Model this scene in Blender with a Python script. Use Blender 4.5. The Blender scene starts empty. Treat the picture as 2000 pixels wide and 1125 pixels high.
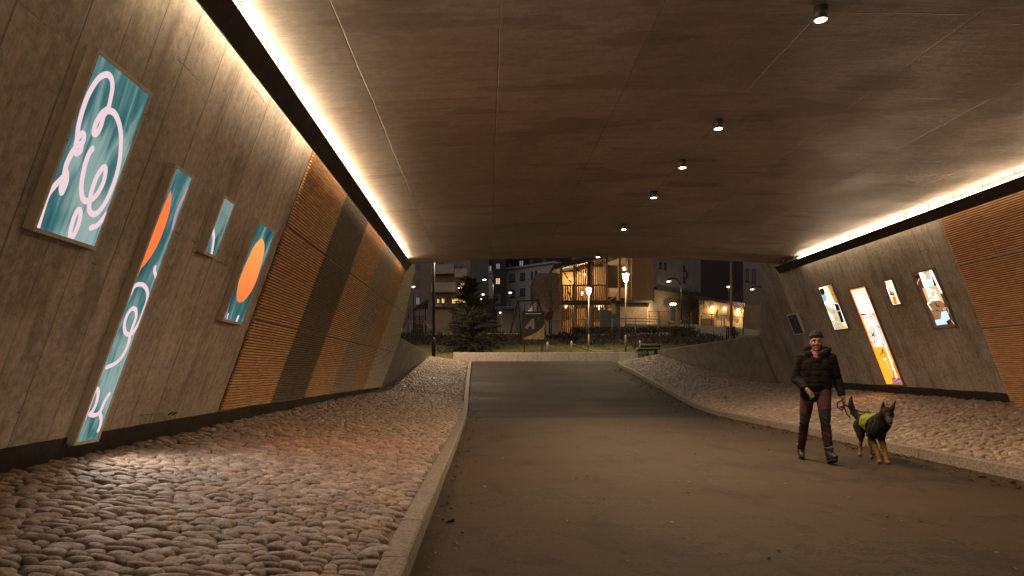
import bpy, bmesh, math, random
import numpy as np
from mathutils import Vector, Matrix, noise as mnoise
random.seed(7); rng = np.random.default_rng(7)
R = math.radians
C = bpy.context.scene.collection
F = 4000/3.0          # focal length in photo pixels
EYE = 1.14
TL, TR_ = math.atan(.364), math.atan(.39)

# ------------------------------------------------------------------ materials
class NT:
    def __init__(s, name):
        s.m = bpy.data.materials.new(name); s.m.use_nodes = True
        s.t = s.m.node_tree; s.t.nodes.clear()
        s.out = s.t.nodes.new('ShaderNodeOutputMaterial')
    def n(s, typ, ins=None, **props):
        nd = s.t.nodes.new('ShaderNode'+typ)
        for k, v in props.items(): setattr(nd, k, v)
        for k, v in (ins or {}).items():
            sock = nd.inputs[k]
            if hasattr(v, 'node'): s.t.links.new(v, sock)
            elif isinstance(v, bpy.types.Node): s.t.links.new(v.outputs[0], sock)
            else:
                if isinstance(v, tuple) and len(v) == 3 and sock.type == 'RGBA': v = v+(1,)
                sock.default_value = v
        return nd
    def math(s, op, a, b=0.0, c=None, clamp=False):
        ins = {0: a, 1: b}
        if c is not None: ins[2] = c
        return s.n('Math', ins, operation=op, use_clamp=clamp).outputs[0]
    def mix(s, f, a, b, mode='MIX'):
        return s.n('MixRGB', {0: f, 1: a, 2: b}, blend_type=mode).outputs[0]
    def ramp(s, f, stops):
        r = s.n('ValToRGB', {0: f}); e = r.color_ramp.elements
        while len(e) < len(stops): e.new(.5)
        for el, (p, c) in zip(e, stops):
            el.position = p; el.color = (c, c, c, 1) if isinstance(c, (int, float)) else tuple(c)+(1,)
        return r.outputs[0]
    def noise(s, vec, scale, detail=4, rough=.55, dist=0):
        return s.n('TexNoise', {'Vector': vec, 'Scale': scale, 'Detail': detail, 'Roughness': rough, 'Distortion': dist}).outputs[0]
    def pos(s, sc=(1,1,1)):
        g = s.n('NewGeometry').outputs['Position']
        return s.n('Mapping', {'Vector': g, 'Scale': sc}).outputs[0]
    def obj(s, sc=(1,1,1)):
        g = s.n('TexCoord').outputs['Object']
        return s.n('Mapping', {'Vector': g, 'Scale': sc}).outputs[0]
    def bsdf(s, col, rough=.7, metal=0.0, normal=None, spec=.5, emit=None, estr=0.0, **kw):
        ins = {'Base Color': col, 'Roughness': rough, 'Metallic': metal, 'Specular IOR Level': spec}
        if normal is not None: ins['Normal'] = normal
        if emit is not None: ins['Emission Color'] = emit; ins['Emission Strength'] = estr
        ins.update(kw)
        b = s.n('BsdfPrincipled', ins)
        s.t.links.new(b.outputs[0], s.out.inputs[0]); return b
    def bump(s, h, strength=.3, dist=.01):
        return s.n('Bump', {'Height': h, 'Strength': strength, 'Distance': dist}).outputs[0]

def sc(c, k): return tuple(min(1, x*k) for x in c)
def M(name, col, rough=.7, metal=0.0, var=.3, scale=6.0, bump=.15, stretch=(1,1,1), spec=.5):
    t = NT(name)
    f = t.noise(t.pos(stretch), scale, 5, .6)
    f = t.ramp(f, [(.3, 0), (.7, 1)])
    c = t.mix(f, sc(col, 1-var), sc(col, 1+var))
    t.bsdf(c, rough, metal, t.bump(f, bump, .01) if bump else None, spec)
    return t.m
def E(name, col, strength):
    if name.split('_')[0] in ('ink', 'print'): strength *= .285
    t = NT(name)
    e = t.n('Emission', {'Color': col, 'Strength': strength})
    t.t.links.new(e.outputs[0], t.out.inputs[0]); return t.m

def concrete(name, base, warm=1.0, brush=0.0):
    """board-marked concrete: boards run up the wall, about 0.41 m wide"""
    t = NT(name)
    g = t.n('NewGeometry').outputs['Position']
    s = t.n('SeparateXYZ', {0: g})
    wob = t.math('MULTIPLY', t.math('SUBTRACT', t.noise(t.pos(), 2.2, 3), .5), .02)
    yb = t.math('ADD', t.math('ADD', t.math('DIVIDE', s.outputs[1], .405), wob), t.math('MULTIPLY', t.math('SINE', t.math('MULTIPLY', s.outputs[1], 4.1)), .16))
    fy = t.math('FRACT', yb); iy = t.math('FLOOR', yb)
    wn = t.n('TexWhiteNoise', {'W': iy}, noise_dimensions='1D')
    edge = t.math('MINIMUM', fy, t.math('SUBTRACT', 1.0, fy))
    edge = t.math('MULTIPLY', edge, 1.0)
    grp = t.n('TexWhiteNoise', {'W': t.math('FLOOR', t.math('DIVIDE', iy, 2.0))}, noise_dimensions='1D')
    zz = t.math('ADD', t.math('DIVIDE', s.outputs[2], 1.55), t.math('MULTIPLY', grp.outputs[0], .8))
    fz = t.math('FRACT', t.math('ADD', zz, t.math('MULTIPLY', t.math('SUBTRACT', t.noise(t.pos(), 6, 5, .75), .5), .035)))
    ez = t.math('ADD', t.math('MULTIPLY', t.math('MINIMUM', fz, t.math('SUBTRACT', 1.0, fz)), 4.6), t.ramp(t.noise(t.pos((1, 1.6, 1.6)), 1.9, 4, .7), [(.44, 0), (.56, .05)]))
    seamn = t.noise(t.pos((1, 3, 1)), 1.7, 3)
    sw = t.math('ADD', .010, t.math('MULTIPLY', seamn, .030))
    seam = t.math('SUBTRACT', 1.0, t.math('DIVIDE', t.math('MINIMUM', edge, ez), sw, clamp=True), clamp=True)
    seam = t.math('MULTIPLY', seam, t.ramp(t.noise(t.pos((1, 2, .7)), 1.3, 2), [(.25, .4), (.5, 1)]))
    iz = t.math('FLOOR', zz)
    wn2 = t.n('TexWhiteNoise', {'Vector': t.n('CombineXYZ', {0: iy, 1: iz}).outputs[0]}, noise_dimensions='2D')
    streak = t.noise(t.pos((1, 6, 1.1)), 2.4, 6, .66)
    fine = t.noise(t.pos((2, 46, 2.2)), 2.0, 5, .65)
    blot = t.noise(t.pos(), 1.1, 5, .6)
    grit = t.noise(t.pos(), 17, 6, .72); brs = t.noise(t.pos((3, 30, 3)), 3.1, 4, .7)
    v = t.math('ADD', t.math('MULTIPLY', wn2.outputs[0], .13), t.math('MULTIPLY', streak, .55))
    v = t.math('ADD', v, t.math('MULTIPLY', t.math('SUBTRACT', fine, .5), .24+brush))
    v = t.math('ADD', v, t.math('MULTIPLY', t.math('SUBTRACT', grit, .5), 1.0))
    v = t.math('ADD', v, t.math('MULTIPLY', t.math('SUBTRACT', brs, .5), .35))
    v = t.math('ADD', v, t.math('MULTIPLY', blot, .80))
    f = t.ramp(v, [(.42, 0), (1.0, 1)])
    c = t.mix(f, sc(base, .52), sc(base, 1.5))
    stain = t.ramp(t.noise(t.pos((1, 2.2, .55)), 1.6, 5, .62), [(.54, 0), (.72, .7)])
    c = t.mix(stain, c, sc((base[0], base[1]*.93, base[2]*.84), .42))
    pale = t.ramp(t.noise(t.pos((1, 5, .4)), 1.15, 5, .65), [(.62, 0), (.74, .5)])
    c = t.mix(pale, c, sc((base[0], base[1], base[2]*1.05), 1.75))
    holes = t.n('TexVoronoi', {'Vector': t.pos((6, 6, 6)), 'Scale': 1.6}, feature='F1')
    hole = t.math('LESS_THAN', holes.outputs['Distance'], .07)
    c = t.mix(t.math('MULTIPLY', hole, .6), c, sc(base, .3))
    c = t.mix(t.math('MULTIPLY', seam, .9), c, sc(base, .20))
    h = t.math('SUBTRACT', t.math('ADD', t.math('ADD', t.math('MULTIPLY', fine, .25), t.math('MULTIPLY', grit, .9)), t.math('MULTIPLY', wn2.outputs[0], .3)),
               t.math('MULTIPLY', seam, .55))
    nrm = t.bump(h, .5, .008)
    t.bsdf(c, t.ramp(streak, [(.3, .5), (.7, .75)]), 0, nrm, .4)
    return t.m

def ceiling_mat():
    t = NT('ceiling_concrete'); base = (.29, .255, .22)
    g = t.n('NewGeometry').outputs['Position']; s = t.n('SeparateXYZ', {0: g})
    wob = t.math('MULTIPLY', t.math('SUBTRACT', t.noise(t.pos(), 1.8, 5, .7), .5), .045)
    ax = t.math('ADD', t.math('DIVIDE', t.math('ADD', s.outputs[0], 1.28), 1.4), wob)
    ix = t.math('FLOOR', ax); fx = t.math('FRACT', ax)
    ex = t.math('MULTIPLY', t.math('MINIMUM', fx, t.math('SUBTRACT', 1.0, fx)), 1.4)
    off = t.n('TexWhiteNoise', {'W': ix}, noise_dimensions='1D').outputs[0]
    ay = t.math('ADD', t.math('DIVIDE', t.math('SUBTRACT', s.outputs[1], 6.15), 1.62), t.math('MULTIPLY', off, .12))
    fy = t.math('FRACT', t.math('ADD', ay, wob)); iy = t.math('FLOOR', ay)
    ey = t.math('MULTIPLY', t.math('MINIMUM', fy, t.math('SUBTRACT', 1.0, fy)), 1.62)
    wn = t.n('TexWhiteNoise', {'Vector': t.n('CombineXYZ', {0: ix, 1: iy}).outputs[0]}, noise_dimensions='2D').outputs[0]
    brk = t.noise(t.pos((1, .5, 1)), 1.1, 3)
    wx = t.math('ADD', .001, t.math('MULTIPLY', t.noise(t.pos(), 5.5, 5, .85), .014))
    sx = t.math('SUBTRACT', 1.0, t.math('DIVIDE', ex, wx, clamp=True), clamp=True)
    sy = t.math('SUBTRACT', 1.0, t.math('DIVIDE', ey, .010, clamp=True), clamp=True)
    sy = t.math('MULTIPLY', sy, t.ramp(t.noise(t.pos((1.3, .4, 1)), 1.5, 2), [(.48, 0), (.56, 1)]))
    sx = t.math('MULTIPLY', sx, t.ramp(brk, [(.35, .15), (.55, 1)]))
    streak = t.noise(t.pos((.8, 7, 1)), 1.7, 6, .66, .3)
    blot = t.noise(t.pos((1, .9, 1)), .9, 6, .62)
    v = t.math('ADD', t.math('MULTIPLY', streak, .5), t.math('ADD', t.math('ADD', t.math('MULTIPLY', blot, .6), t.math('MULTIPLY', t.math('SUBTRACT', t.noise(t.pos((1,1.6,1)), 8, 7, .75), .5), .8)), t.math('MULTIPLY', wn, .16)))
    c = t.mix(t.ramp(v, [(.50, 0), (.90, 1)]), sc(base, .72), sc(base, 1.30))
    pn = t.noise(t.pos((.55, 2.1, 1)), 1.25, 1.5, .4, .25)
    patch = t.ramp(pn, [(.61, 0), (.635, .42)])
    c = t.mix(patch, c, sc(base, .42))
    light = t.ramp(t.noise(t.pos((1, 1.5, 1)), 2.1, 5, .7), [(.64, 0), (.74, .45)])
    c = t.mix(light, c, sc((base[0], base[1]*.97, base[2]*.92), 1.7))
    tint = t.ramp(t.noise(t.pos(), .35, 2), [(.4, 0), (.65, .6)])
    c = t.mix(tint, c, t.mix(1.0, c, (1.0, .86, .78, 1), 'MULTIPLY'))
    seamcol = t.ramp(t.noise(t.pos((1, .4, 1)), 1.3, 3), [(.52, 0), (.62, 1)])
    c = t.mix(t.math('MULTIPLY', sx, .9), c, t.mix(seamcol, (.03, .022, .017, 1), (.17, .14, .115, 1)))
    c = t.mix(t.math('MULTIPLY', sy, .7), c, (.28, .23, .18, 1))
    # drips and ridges left by the formwork sheets
    rid = t.noise(t.pos((1.1, 9, 1)), 2.6, 5, .7, .6)
    crk = t.noise(t.pos((3, 3, 3)), 4, 7, .8)
    h = t.math('ADD', t.math('MULTIPLY', rid, .9), t.math('ADD', t.math('MULTIPLY', crk, .7), t.math('MULTIPLY', wn, .6)))
    h = t.math('SUBTRACT', h, t.math('ADD', sx, t.math('MULTIPLY', sy, -.8)))
    t.bsdf(c, t.ramp(blot, [(.35, .36), (.65, .6)]), 0, t.bump(h, .55, .012), .5)
    return t.m

def asphalt_mat():
    t = NT('path_asphalt'); base = (.034, .0235, .0145)
    big = t.noise(t.pos((.5, 1.6, 1)), .55, 5, .62); grit = t.noise(t.pos(), 34, 5, .8); mid = t.noise(t.pos(), 6, 7, .75)
    v = t.math('ADD', t.math('MULTIPLY', big, .7), t.math('ADD', t.math('MULTIPLY', grit, .8), t.math('MULTIPLY', mid, .55)))
    c = t.mix(t.ramp(v, [(.88, 0), (1.16, 1)]), sc(base, .55), sc(base, 1.5))
    stn = t.ramp(t.noise(t.pos((1.4, .6, 1)), 1.1, 5, .7, .6), [(.52, 0), (.64, .55)])
    c = t.mix(stn, c, sc(base, .5))
    vor = t.n('TexVoronoi', {'Vector': t.n('MixRGB', {0: .12, 1: t.pos((.35, .22, 1)), 2: t.n('TexNoise', {'Vector': t.pos(), 'Scale': 2.5, 'Detail': 5}).outputs[1]}).outputs[0], 'Scale': 1.0}, feature='DISTANCE_TO_EDGE')
    crack = t.math('MULTIPLY', t.math('LESS_THAN', vor.outputs['Distance'], .0022), t.ramp(t.noise(t.pos(), .6, 2), [(.5, 0), (.55, .6)]))
    c = t.mix(crack, c, sc(base, .25))
    y = t.n('SeparateXYZ', {0: t.n('NewGeometry').outputs['Position']}).outputs[1]
    wob = t.math('MULTIPLY', t.math('SUBTRACT', t.noise(t.pos(), .8, 4), .5), .25)
    new = t.math('GREATER_THAN', t.math('ADD', y, wob), 17.7)      # darker surfacing on the ramp, with purplish night light painted into its colour
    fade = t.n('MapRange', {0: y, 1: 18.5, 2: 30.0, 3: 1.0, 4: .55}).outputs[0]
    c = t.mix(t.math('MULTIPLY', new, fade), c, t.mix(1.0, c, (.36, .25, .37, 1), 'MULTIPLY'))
    line = t.math('LESS_THAN', t.math('ABSOLUTE', t.math('SUBTRACT', t.math('ADD', y, wob), 17.7)), .035)
    c = t.mix(t.math('MULTIPLY', line, .6), c, (.02, .017, .014, 1))
    fl = t.ramp(t.noise(t.pos((1, 2, 1)), 12, 3, .8), [(.72, 0), (.76, .7)])
    c = t.mix(fl, c, sc(base, .3))
    h = t.math('ADD', t.math('MULTIPLY', grit, .6), mid)
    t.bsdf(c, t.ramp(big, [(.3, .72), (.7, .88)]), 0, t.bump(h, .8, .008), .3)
    return t.m

def cobble_mat():
    t = NT('cobblestone')
    a = t.n('Attribute', attribute_name='tint', attribute_type='GEOMETRY')
    f = a.outputs['Fac']
    c = t.ramp(f, [(0, (.26, .215, .18)), (.22, (.39, .29, .23)), (.42, (.44, .345, .275)), (.6, (.34, .295, .25)),
                   (.78, (.45, .315, .24)), (.92, (.52, .435, .36)), (1, (.56, .48, .40))])
    n1 = t.noise(t.pos(), 55, 6, .8); n2 = t.noise(t.pos(), 7, 4, .6)
    c = t.mix(t.ramp(n1, [(.42, .8), (.56, 0)]), c, t.mix(1.0, c, (.40, .38, .36, 1), 'MULTIPLY'))
    c = t.mix(t.ramp(n2, [(.5, 0), (.75, .4)]), c, t.mix(1.0, c, (.6, .55, .5, 1), 'MULTIPLY'))
    t.bsdf(c, t.ramp(n2, [(.3, .42), (.7, .65)]), 0, t.bump(n1, .8, .008), .4)
    return t.m

def drape_mat(name, seed, dark=(.012,.085,.095), light=(.30,.44,.41), k=1.0):
    t = NT(name)
    p = t.n('Mapping', {'Vector': t.pos((1, 1, 1)), 'Location': (seed, seed*1.7, seed*.3)}).outputs[0]
    w = t.noise(p, 1.1, 2, .5, .8)
    pp = t.n('Mapping', {'Vector': p, 'Rotation': (R(24), 0, 0), 'Scale': (1, 6.5, 1.1)}).outputs[0]
    folds = t.noise(pp, 1.6, 2.5, .5, .9)
    v = t.math('ADD', t.math('MULTIPLY', w, .75), t.math('MULTIPLY', folds, .6))
    c = t.ramp(v, [(.42, dark), (.60, (.075, .20, .205)), (.74, light), (.92, (.42, .52, .48))])
    e = t.n('Emission', {'Color': c, 'Strength': k*.285})
    t.t.links.new(e.outputs[0], t.out.inputs[0]); return t.m
def sketch_mat(name, base, ink, sc_=22, lo=.52, hi=.6, k=1.0):
    t = NT(name)
    p = t.pos((1, 3, 1)); n = t.noise(p, sc_*.35, 6, .75, 1.5)
    c = t.mix(t.ramp(n, [(lo, 0), (hi, 1)]), base, ink)
    e = t.n('Emission', {'Color': c, 'Strength': k*.285})
    t.t.links.new(e.outputs[0], t.out.inputs[0]); return t.m

def foliage(name, c1, c2, rough=.75):
    t = NT(name)
    f = t.ramp(t.noise(t.pos(), 3.2, 3), [(.35, 0), (.65, 1)])
    f2 = t.noise(t.pos(), 40, 2)
    c = t.mix(f, c1, c2); c = t.mix(t.math('MULTIPLY', f2, .5), c, sc(c1, .5))
    t.bsdf(c, rough, 0, None, .3); return t.m

m = {}
m['conc'] = concrete('board_marked_concrete', (.42, .375, .315))
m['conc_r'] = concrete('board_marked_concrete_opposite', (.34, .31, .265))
m['conc_end'] = concrete('brushed_portal_concrete', (.24, .21, .185), brush=.8)
m['ceil'] = ceiling_mat(); m['asphalt'] = asphalt_mat(); m['cobble'] = cobble_mat()
m['wing'] = M('wing_wall_concrete', (.27, .23, .19), .75, 0, .25, 3, .06, (1, 1, 1))
m['band'] = M('bitumen_base_coat', (.030, .024, .019), .65, 0, .5, 9, .3)
m['mortar'] = M('sandy_joint', (.17, .135, .105), .9, 0, .45, 25, .4)
m['kerb'] = M('granite_kerb', (.22, .185, .15), .7, 0, .5, 34, .4)
m['seat'] = M('pale_granite', (.52, .45, .40), .7, 0, .22, 9, .2)
m['steel'] = M('dark_beam_steel', (.028, .022, .018), .5, .2, .5, 5, .1)
m['led_r'] = E('led_tube_opposite', (1, .73, .47), 13)
m['rod'] = M('hanger_rod_steel', (.35, .30, .25), .4, .8, .2, 20, 0)
m['post_d'] = M('dull_grey_post', (.11,.105,.095), .6, 0, .25, 14, 0)
m['led'] = E('led_tube', (1, .73, .47), 27)
m['lampbody'] = M('downlight_grey_paint', (.055, .048, .042), .5, .3, .2, 12, 0)
m['lampglow'] = E('downlight_diffuser', (1, .80, .55), 9)
m['lampcap'] = E('downlight_ring_glow', (1, .74, .45), 3.0)
m['frame'] = M('lightbox_frame_metal', (.60, .54, .47), .45, .0, .15, 10, .05)
m['frame_d'] = M('lightbox_frame_dark', (.20, .18, .155), .5, .0, .2, 10, .05)
m['slat_o'] = M('oiled_timber_slats', (.82, .47, .245), .55, 0, .35, 9, .1, (1, .5, 4))
m['slat_d'] = M('weathered_dark_slats', (.20, .165, .12), .6, 0, .35, 9, .1, (1, .5, 4))
m['slat_g'] = M('greyed_timber_slats', (.52, .44, .33), .6, 0, .35, 9, .1, (1, .5, 4))
m['slat_b'] = M('brown_timber_slats', (.66, .43, .22), .6, 0, .35, 9, .1, (1, .5, 4))
m['slat_p'] = M('pale_timber_slats', (.85, .74, .54), .6, 0, .3, 9, .1, (1, .5, 4))
m['backing'] = M('slat_backing_board', (.15, .09, .052), .9, 0, .3, 8, 0)
m['grass'] = M('night_lawn', (.085, .082, .018), .9, 0, .5, 6, .6)
m['leaf'] = M('dead_leaf', (.20, .115, .05), .8, 0, .5, 14, .1)

# ------------------------------------------------------------------ mesh helpers
class MB:
    def __init__(s): s.v = []; s.f = []; s.mi = []; s.sm = []
    def add(s, vs, fs, mi=0, smooth=False):
        o = len(s.v); s.v += [tuple(map(float, p)) for p in vs]
        for f in fs: s.f.append(tuple(i+o for i in f)); s.mi.append(mi); s.sm.append(smooth)
    def hexa(s, p, mi=0):     # p: 8 corners, bottom ring 0-3, top ring 4-7
        s.add(p, [(0,3,2,1), (4,5,6,7), (0,1,5,4), (1,2,6,5), (2,3,7,6), (3,0,4,7)], mi)
    def box(s, a, b, mi=0):
        (x0,y0,z0), (x1,y1,z1) = a, b
        s.hexa([(x0,y0,z0),(x1,y0,z0),(x1,y1,z0),(x0,y1,z0),(x0,y0,z1),(x1,y0,z1),(x1,y1,z1),(x0,y1,z1)], mi)
    def cbox(s, c, d, mi=0, rot=None):
        pts = [Vector((sx*d[0]/2, sy*d[1]/2, sz*d[2]/2)) for sz in (-1,1) for sx, sy in ((-1,-1),(1,-1),(1,1),(-1,1))]
        if rot is not None: pts = [rot @ p for p in pts]
        s.hexa([p+Vector(c) for p in pts], mi)
    def tube(s, pts, r, n=8, mi=0, cap=True, smooth=True):
        pts = [Vector(p) for p in pts]; rs = r if isinstance(r, (list, tuple)) else [r]*len(pts)
        vs = []; up = None
        for i, p in enumerate(pts):
            d = (pts[min(i+1, len(pts)-1)]-pts[max(i-1, 0)])
            if d.length < 1e-9: d = Vector((0,0,1))
            d.normalize()
            if up is None: up = Vector((0,0,1)) if abs(d.z) < .9 else Vector((1,0,0))
            a = d.cross(up).normalized(); b = a.cross(d).normalized()
            up = b if b.length > .1 else up
            for k in range(n):
                th = 2*math.pi*k/n; vs.append(p+(a*math.cos(th)+b*math.sin(th))*rs[i])
        fs = []
        for i in range(len(pts)-1):
            for k in range(n): fs.append((i*n+k, i*n+(k+1) % n, (i+1)*n+(k+1) % n, (i+1)*n+k))
        if cap: fs.append(tuple(range(n))); fs.append(tuple(reversed(range((len(pts)-1)*n, len(pts)*n))))
        s.add(vs, fs, mi, smooth)
    def lathe(s, c, prof, n=16, mi=0, smooth=True):   # prof: (r, z)
        vs = [(c[0]+r*math.cos(2*math.pi*k/n), c[1]+r*math.sin(2*math.pi*k/n), c[2]+z) for r, z in prof for k in range(n)]
        fs = [(i*n+k, i*n+(k+1) % n, (i+1)*n+(k+1) % n, (i+1)*n+k) for i in range(len(prof)-1) for k in range(n)]
        fs.append(tuple(reversed(range(n)))); fs.append(tuple(range((len(prof)-1)*n, len(prof)*n)))
        s.add(vs, fs, mi, smooth)
    def ball(s, c, r, n=10, mi=0):
        r = r if isinstance(r, (tuple, list)) else (r, r, r); k = n//2+1
        vs = []; fs = []
        for i in range(k+1):
            ph = -math.pi/2+math.pi*i/k
            for j in range(n):
                th = 2*math.pi*j/n
                vs.append((c[0]+r[0]*math.cos(ph)*math.cos(th), c[1]+r[1]*math.cos(ph)*math.sin(th), c[2]+r[2]*math.sin(ph)))
        for i in range(k):
            for j in range(n): fs.append((i*n+j, i*n+(j+1) % n, (i+1)*n+(j+1) % n, (i+1)*n+j))
        s.add(vs, fs, mi, True)
    def build(s, name, mats, parent=None, clean=False):
        me = bpy.data.meshes.new(name)
        off = Vector((0,0,0)); p = parent
        while p is not None: off += p.location; p = p.parent
        me.from_pydata([(v[0]-off.x, v[1]-off.y, v[2]-off.z) for v in s.v], [], s.f)
        mats = mats if isinstance(mats, (list, tuple)) else [mats]
        for q in mats: me.materials.append(m[q] if isinstance(q, str) else q)
        me.polygons.foreach_set('material_index', s.mi); me.polygons.foreach_set('use_smooth', s.sm)
        me.update()
        bm = bmesh.new(); bm.from_mesh(me); bmesh.ops.recalc_face_normals(bm, faces=bm.faces); bm.to_mesh(me); bm.free()
        o = bpy.data.objects.new(name, me); C.objects.link(o)
        if parent is not None: o.parent = parent
        return o
def tag(o, label=None, cat=None, group=None, kind=None):
    if label: o['label'] = label
    if cat: o['category'] = cat
    if group: o['group'] = group
    if kind: o['kind'] = kind
    return o
def thing(name, label, cat, loc=(0,0,0), group=None):
    o = bpy.data.objects.new(name, None); C.objects.link(o); o.location = loc; o.empty_display_size = .2
    return tag(o, label, cat, group)
def struct(name, label, mb, mats, cat='setting'):
    o = mb.build(name, mats); o['kind'] = 'structure'; o['label'] = label; o['category'] = cat; return o
def copy_tree(o, loc, label, group=None):
    c = o.copy(); C.objects.link(c); c.location = loc; c['label'] = label
    if group: c['group'] = group
    def rec(a, b):
        for ch in list(a.children):
            k = ch.copy(); C.objects.link(k); k.parent = b; rec(ch, k)
    rec(o, c); return c
def light(kind, loc, energy, col, parent=None, size=.1, spot=None, blend=.6, rot=(0,0,0)):
    l = bpy.data.lights.new('lamp_light', kind); l.energy = energy; l.color = col
    if kind in ('POINT', 'SPOT'): l.shadow_soft_size = size
    if kind == 'SPOT': l.spot_size = spot; l.spot_blend = blend
    o = bpy.data.objects.new('lamp_light', l); C.objects.link(o)
    off = Vector((0,0,0)); p = parent
    while p is not None: off += p.location; p = p.parent
    o.location = Vector(loc)-off; o.rotation_euler = rot
    if parent is not None: o.parent = parent
    return o
def at(px, py, d): return Vector(((px-950)/F*d, d, EYE+(730-py)/F*d))

# leaning walls: point from (y, t = height up the slope, o = distance off the face)
class Wall:
    def __init__(s, side):
        s.k = side
        if side < 0: s.x0, s.th = -3.43-.364*.471, TL
        else: s.x0, s.th = 9.33+.39*.62, TR_
        s.s, s.c = math.sin(s.th), math.cos(s.th)
    def P(s, y, t, o=0.0): return Vector((s.x0-s.k*(t*s.s+o*s.c), y, t*s.c-o*s.s))
    def x(s, z): return s.x0-s.k*z*math.tan(s.th)
    def t(s, z): return z/s.c
    def hit(s, px, py, o=0.0):      # where the photograph's sight line meets the face
        u, v = px-950, py-730; tn = math.tan(s.th)
        d = (s.x0-s.k*(EYE*tn)-s.k*o/s.c)*F/(u-s.k*tn*v)
        z = EYE-d*v/F
        return d, (z+o*s.s)/s.c
    def box(s, mb, y0, y1, t0, t1, o0, o1, mi=0):
        mb.hexa([s.P(y0,t0,o0), s.P(y1,t0,o0), s.P(y1,t0,o1), s.P(y0,t0,o1),
                 s.P(y0,t1,o0), s.P(y1,t1,o0), s.P(y1,t1,o1), s.P(y0,t1,o1)], mi)
WL, WR = Wall(-1), Wall(1)
# ------------------------------------------------------------------ ground levels
def interp(x, tab):
    if x <= tab[0][0]: return tab[0][1]
    for (a, va), (b, vb) in zip(tab, tab[1:]):
        if x <= b:
            k = (x-a)/(b-a); return va+(vb-va)*k
    return tab[-1][1]
PATHZ = [(-60,0),(17.6,0),(18.6,.01),(19.6,.05),(20.6,.13),(21.6,.25),(23,.44),(25,.73),(27,1.02),(29,1.31),(31,1.585),(32,1.67),(34.4,1.77),(60,2.2)]
def pathz(y): return interp(y, PATHZ)
KL = [(-60,-.42),(3,-.43),(11,-.46),(18,-.51),(22,-.57),(26,-.62),(31,-.67)]      # kerb faces, by depth
KR = [(-60,5.5),(5,5.6),(7.2,5.70),(11.5,5.96),(18.5,6.26),(20,6.27),(22,6.2),(25,6.08),(28,5.95),(29.8,5.83),(30.6,5.86),(31.2,6.05)]
BL = [(-60,.42),(4,.42),(8.5,.48),(14.5,.56),(21.6,.62),(24,.95),(27.5,1.42),(31,1.93)]
BR = [(-60,.50),(8,.56),(12,.62),(22,.84),(25,1.13),(28,1.55),(31,2.03)]
WINGL_X = lambda y: interp(y, [(21.6, WL.x(.62)), (31, -2.62)])
WINGR_X = lambda y: interp(y, [(22, WR.x(.84)), (31, 7.9)])
KERB_H, KERB_W = .14, .15
def bankL(y):   # (x at kerb, z), (x at wall, z)
    xk = interp(y, KL)-KERB_W; zk = pathz(y)+KERB_H-.012
    zb = interp(y, BL); xw = WL.x(zb) if y <= 21.6 else WINGL_X(y)
    return (xk, zk), (xw, zb)
def bankR(y):
    xk = interp(y, KR)+KERB_W; zk = pathz(y)+KERB_H-.012
    zb = interp(y, BR); xw = WR.x(zb) if y <= 22 else WINGR_X(y)
    return (xk, zk), (xw, zb)
def ceilz(x): return 4.14+.17*(1-((x-2.93)/5)**2)
DECK_END = 18.35

# ------------------------------------------------------------------ path, kerbs, banks
mb = MB(); ys = list(np.arange(-10, 17, 1.0))+list(np.arange(17, 34.61, .4)); xs = np.linspace(-1, 1, 9)
rows = []
for y in ys:
    if y < 30.9: a, b = interp(y, KL)-.02, interp(y, KR)+.02
    elif y < 31.3: a, b = -2.3, 6.2
    else: a, b = -4.2, 9.2
    rows.append([(a+(b-a)*(x+1)/2, y, pathz(y)) for x in xs])
for i in range(len(rows)-1):
    mb.add(rows[i]+rows[i+1], [(j, j+1, 9+j+1, 9+j) for j in range(8)], 0, True)
struct('path', 'brown asphalt path through the underpass, darker where it climbs to the far end', mb, 'asphalt')
def kerb(tab, side, y0, y1):
    mb = MB(); y = y0
    while y < y1:
        L = random.uniform(.9, 1.15); e = min(y+L, y1); g = .004
        jx, jz = random.uniform(-.004, .004), random.uniform(-.003, .003)
        def ring(yy):
            x = interp(yy, tab)+jx; z = pathz(yy)+jz; w = KERB_W*side; ch = .012*side
            return [(x, yy, z-.1), (x, yy, z+KERB_H-.014), (x+ch, yy, z+KERB_H), (x+w-ch, yy, z+KERB_H), (x+w, yy, z+KERB_H-.02), (x+w, yy, z-.1)]
        n = 3; rs = [ring(y+g+(e-y-2*g)*k/n) for k in range(n+1)]
        vs = [p for r in rs for p in r]; fs = []
        for k in range(n):
            for j in range(5): fs.append((k*6+j, k*6+j+1, k*6+7+j, k*6+6+j))
        fs += [tuple(range(6)), tuple(reversed(range(n*6, n*6+6)))]
        mb.add(vs, fs); y = e
    return mb
struct('kerb', 'long granite kerb below the left cobbled bank', kerb(KL, -1, -4, 31), 'kerb')
struct('kerb', 'granite kerb curving along the right cobbled bank', kerb(KR, 1, 4, 31.2), 'kerb')

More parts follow.
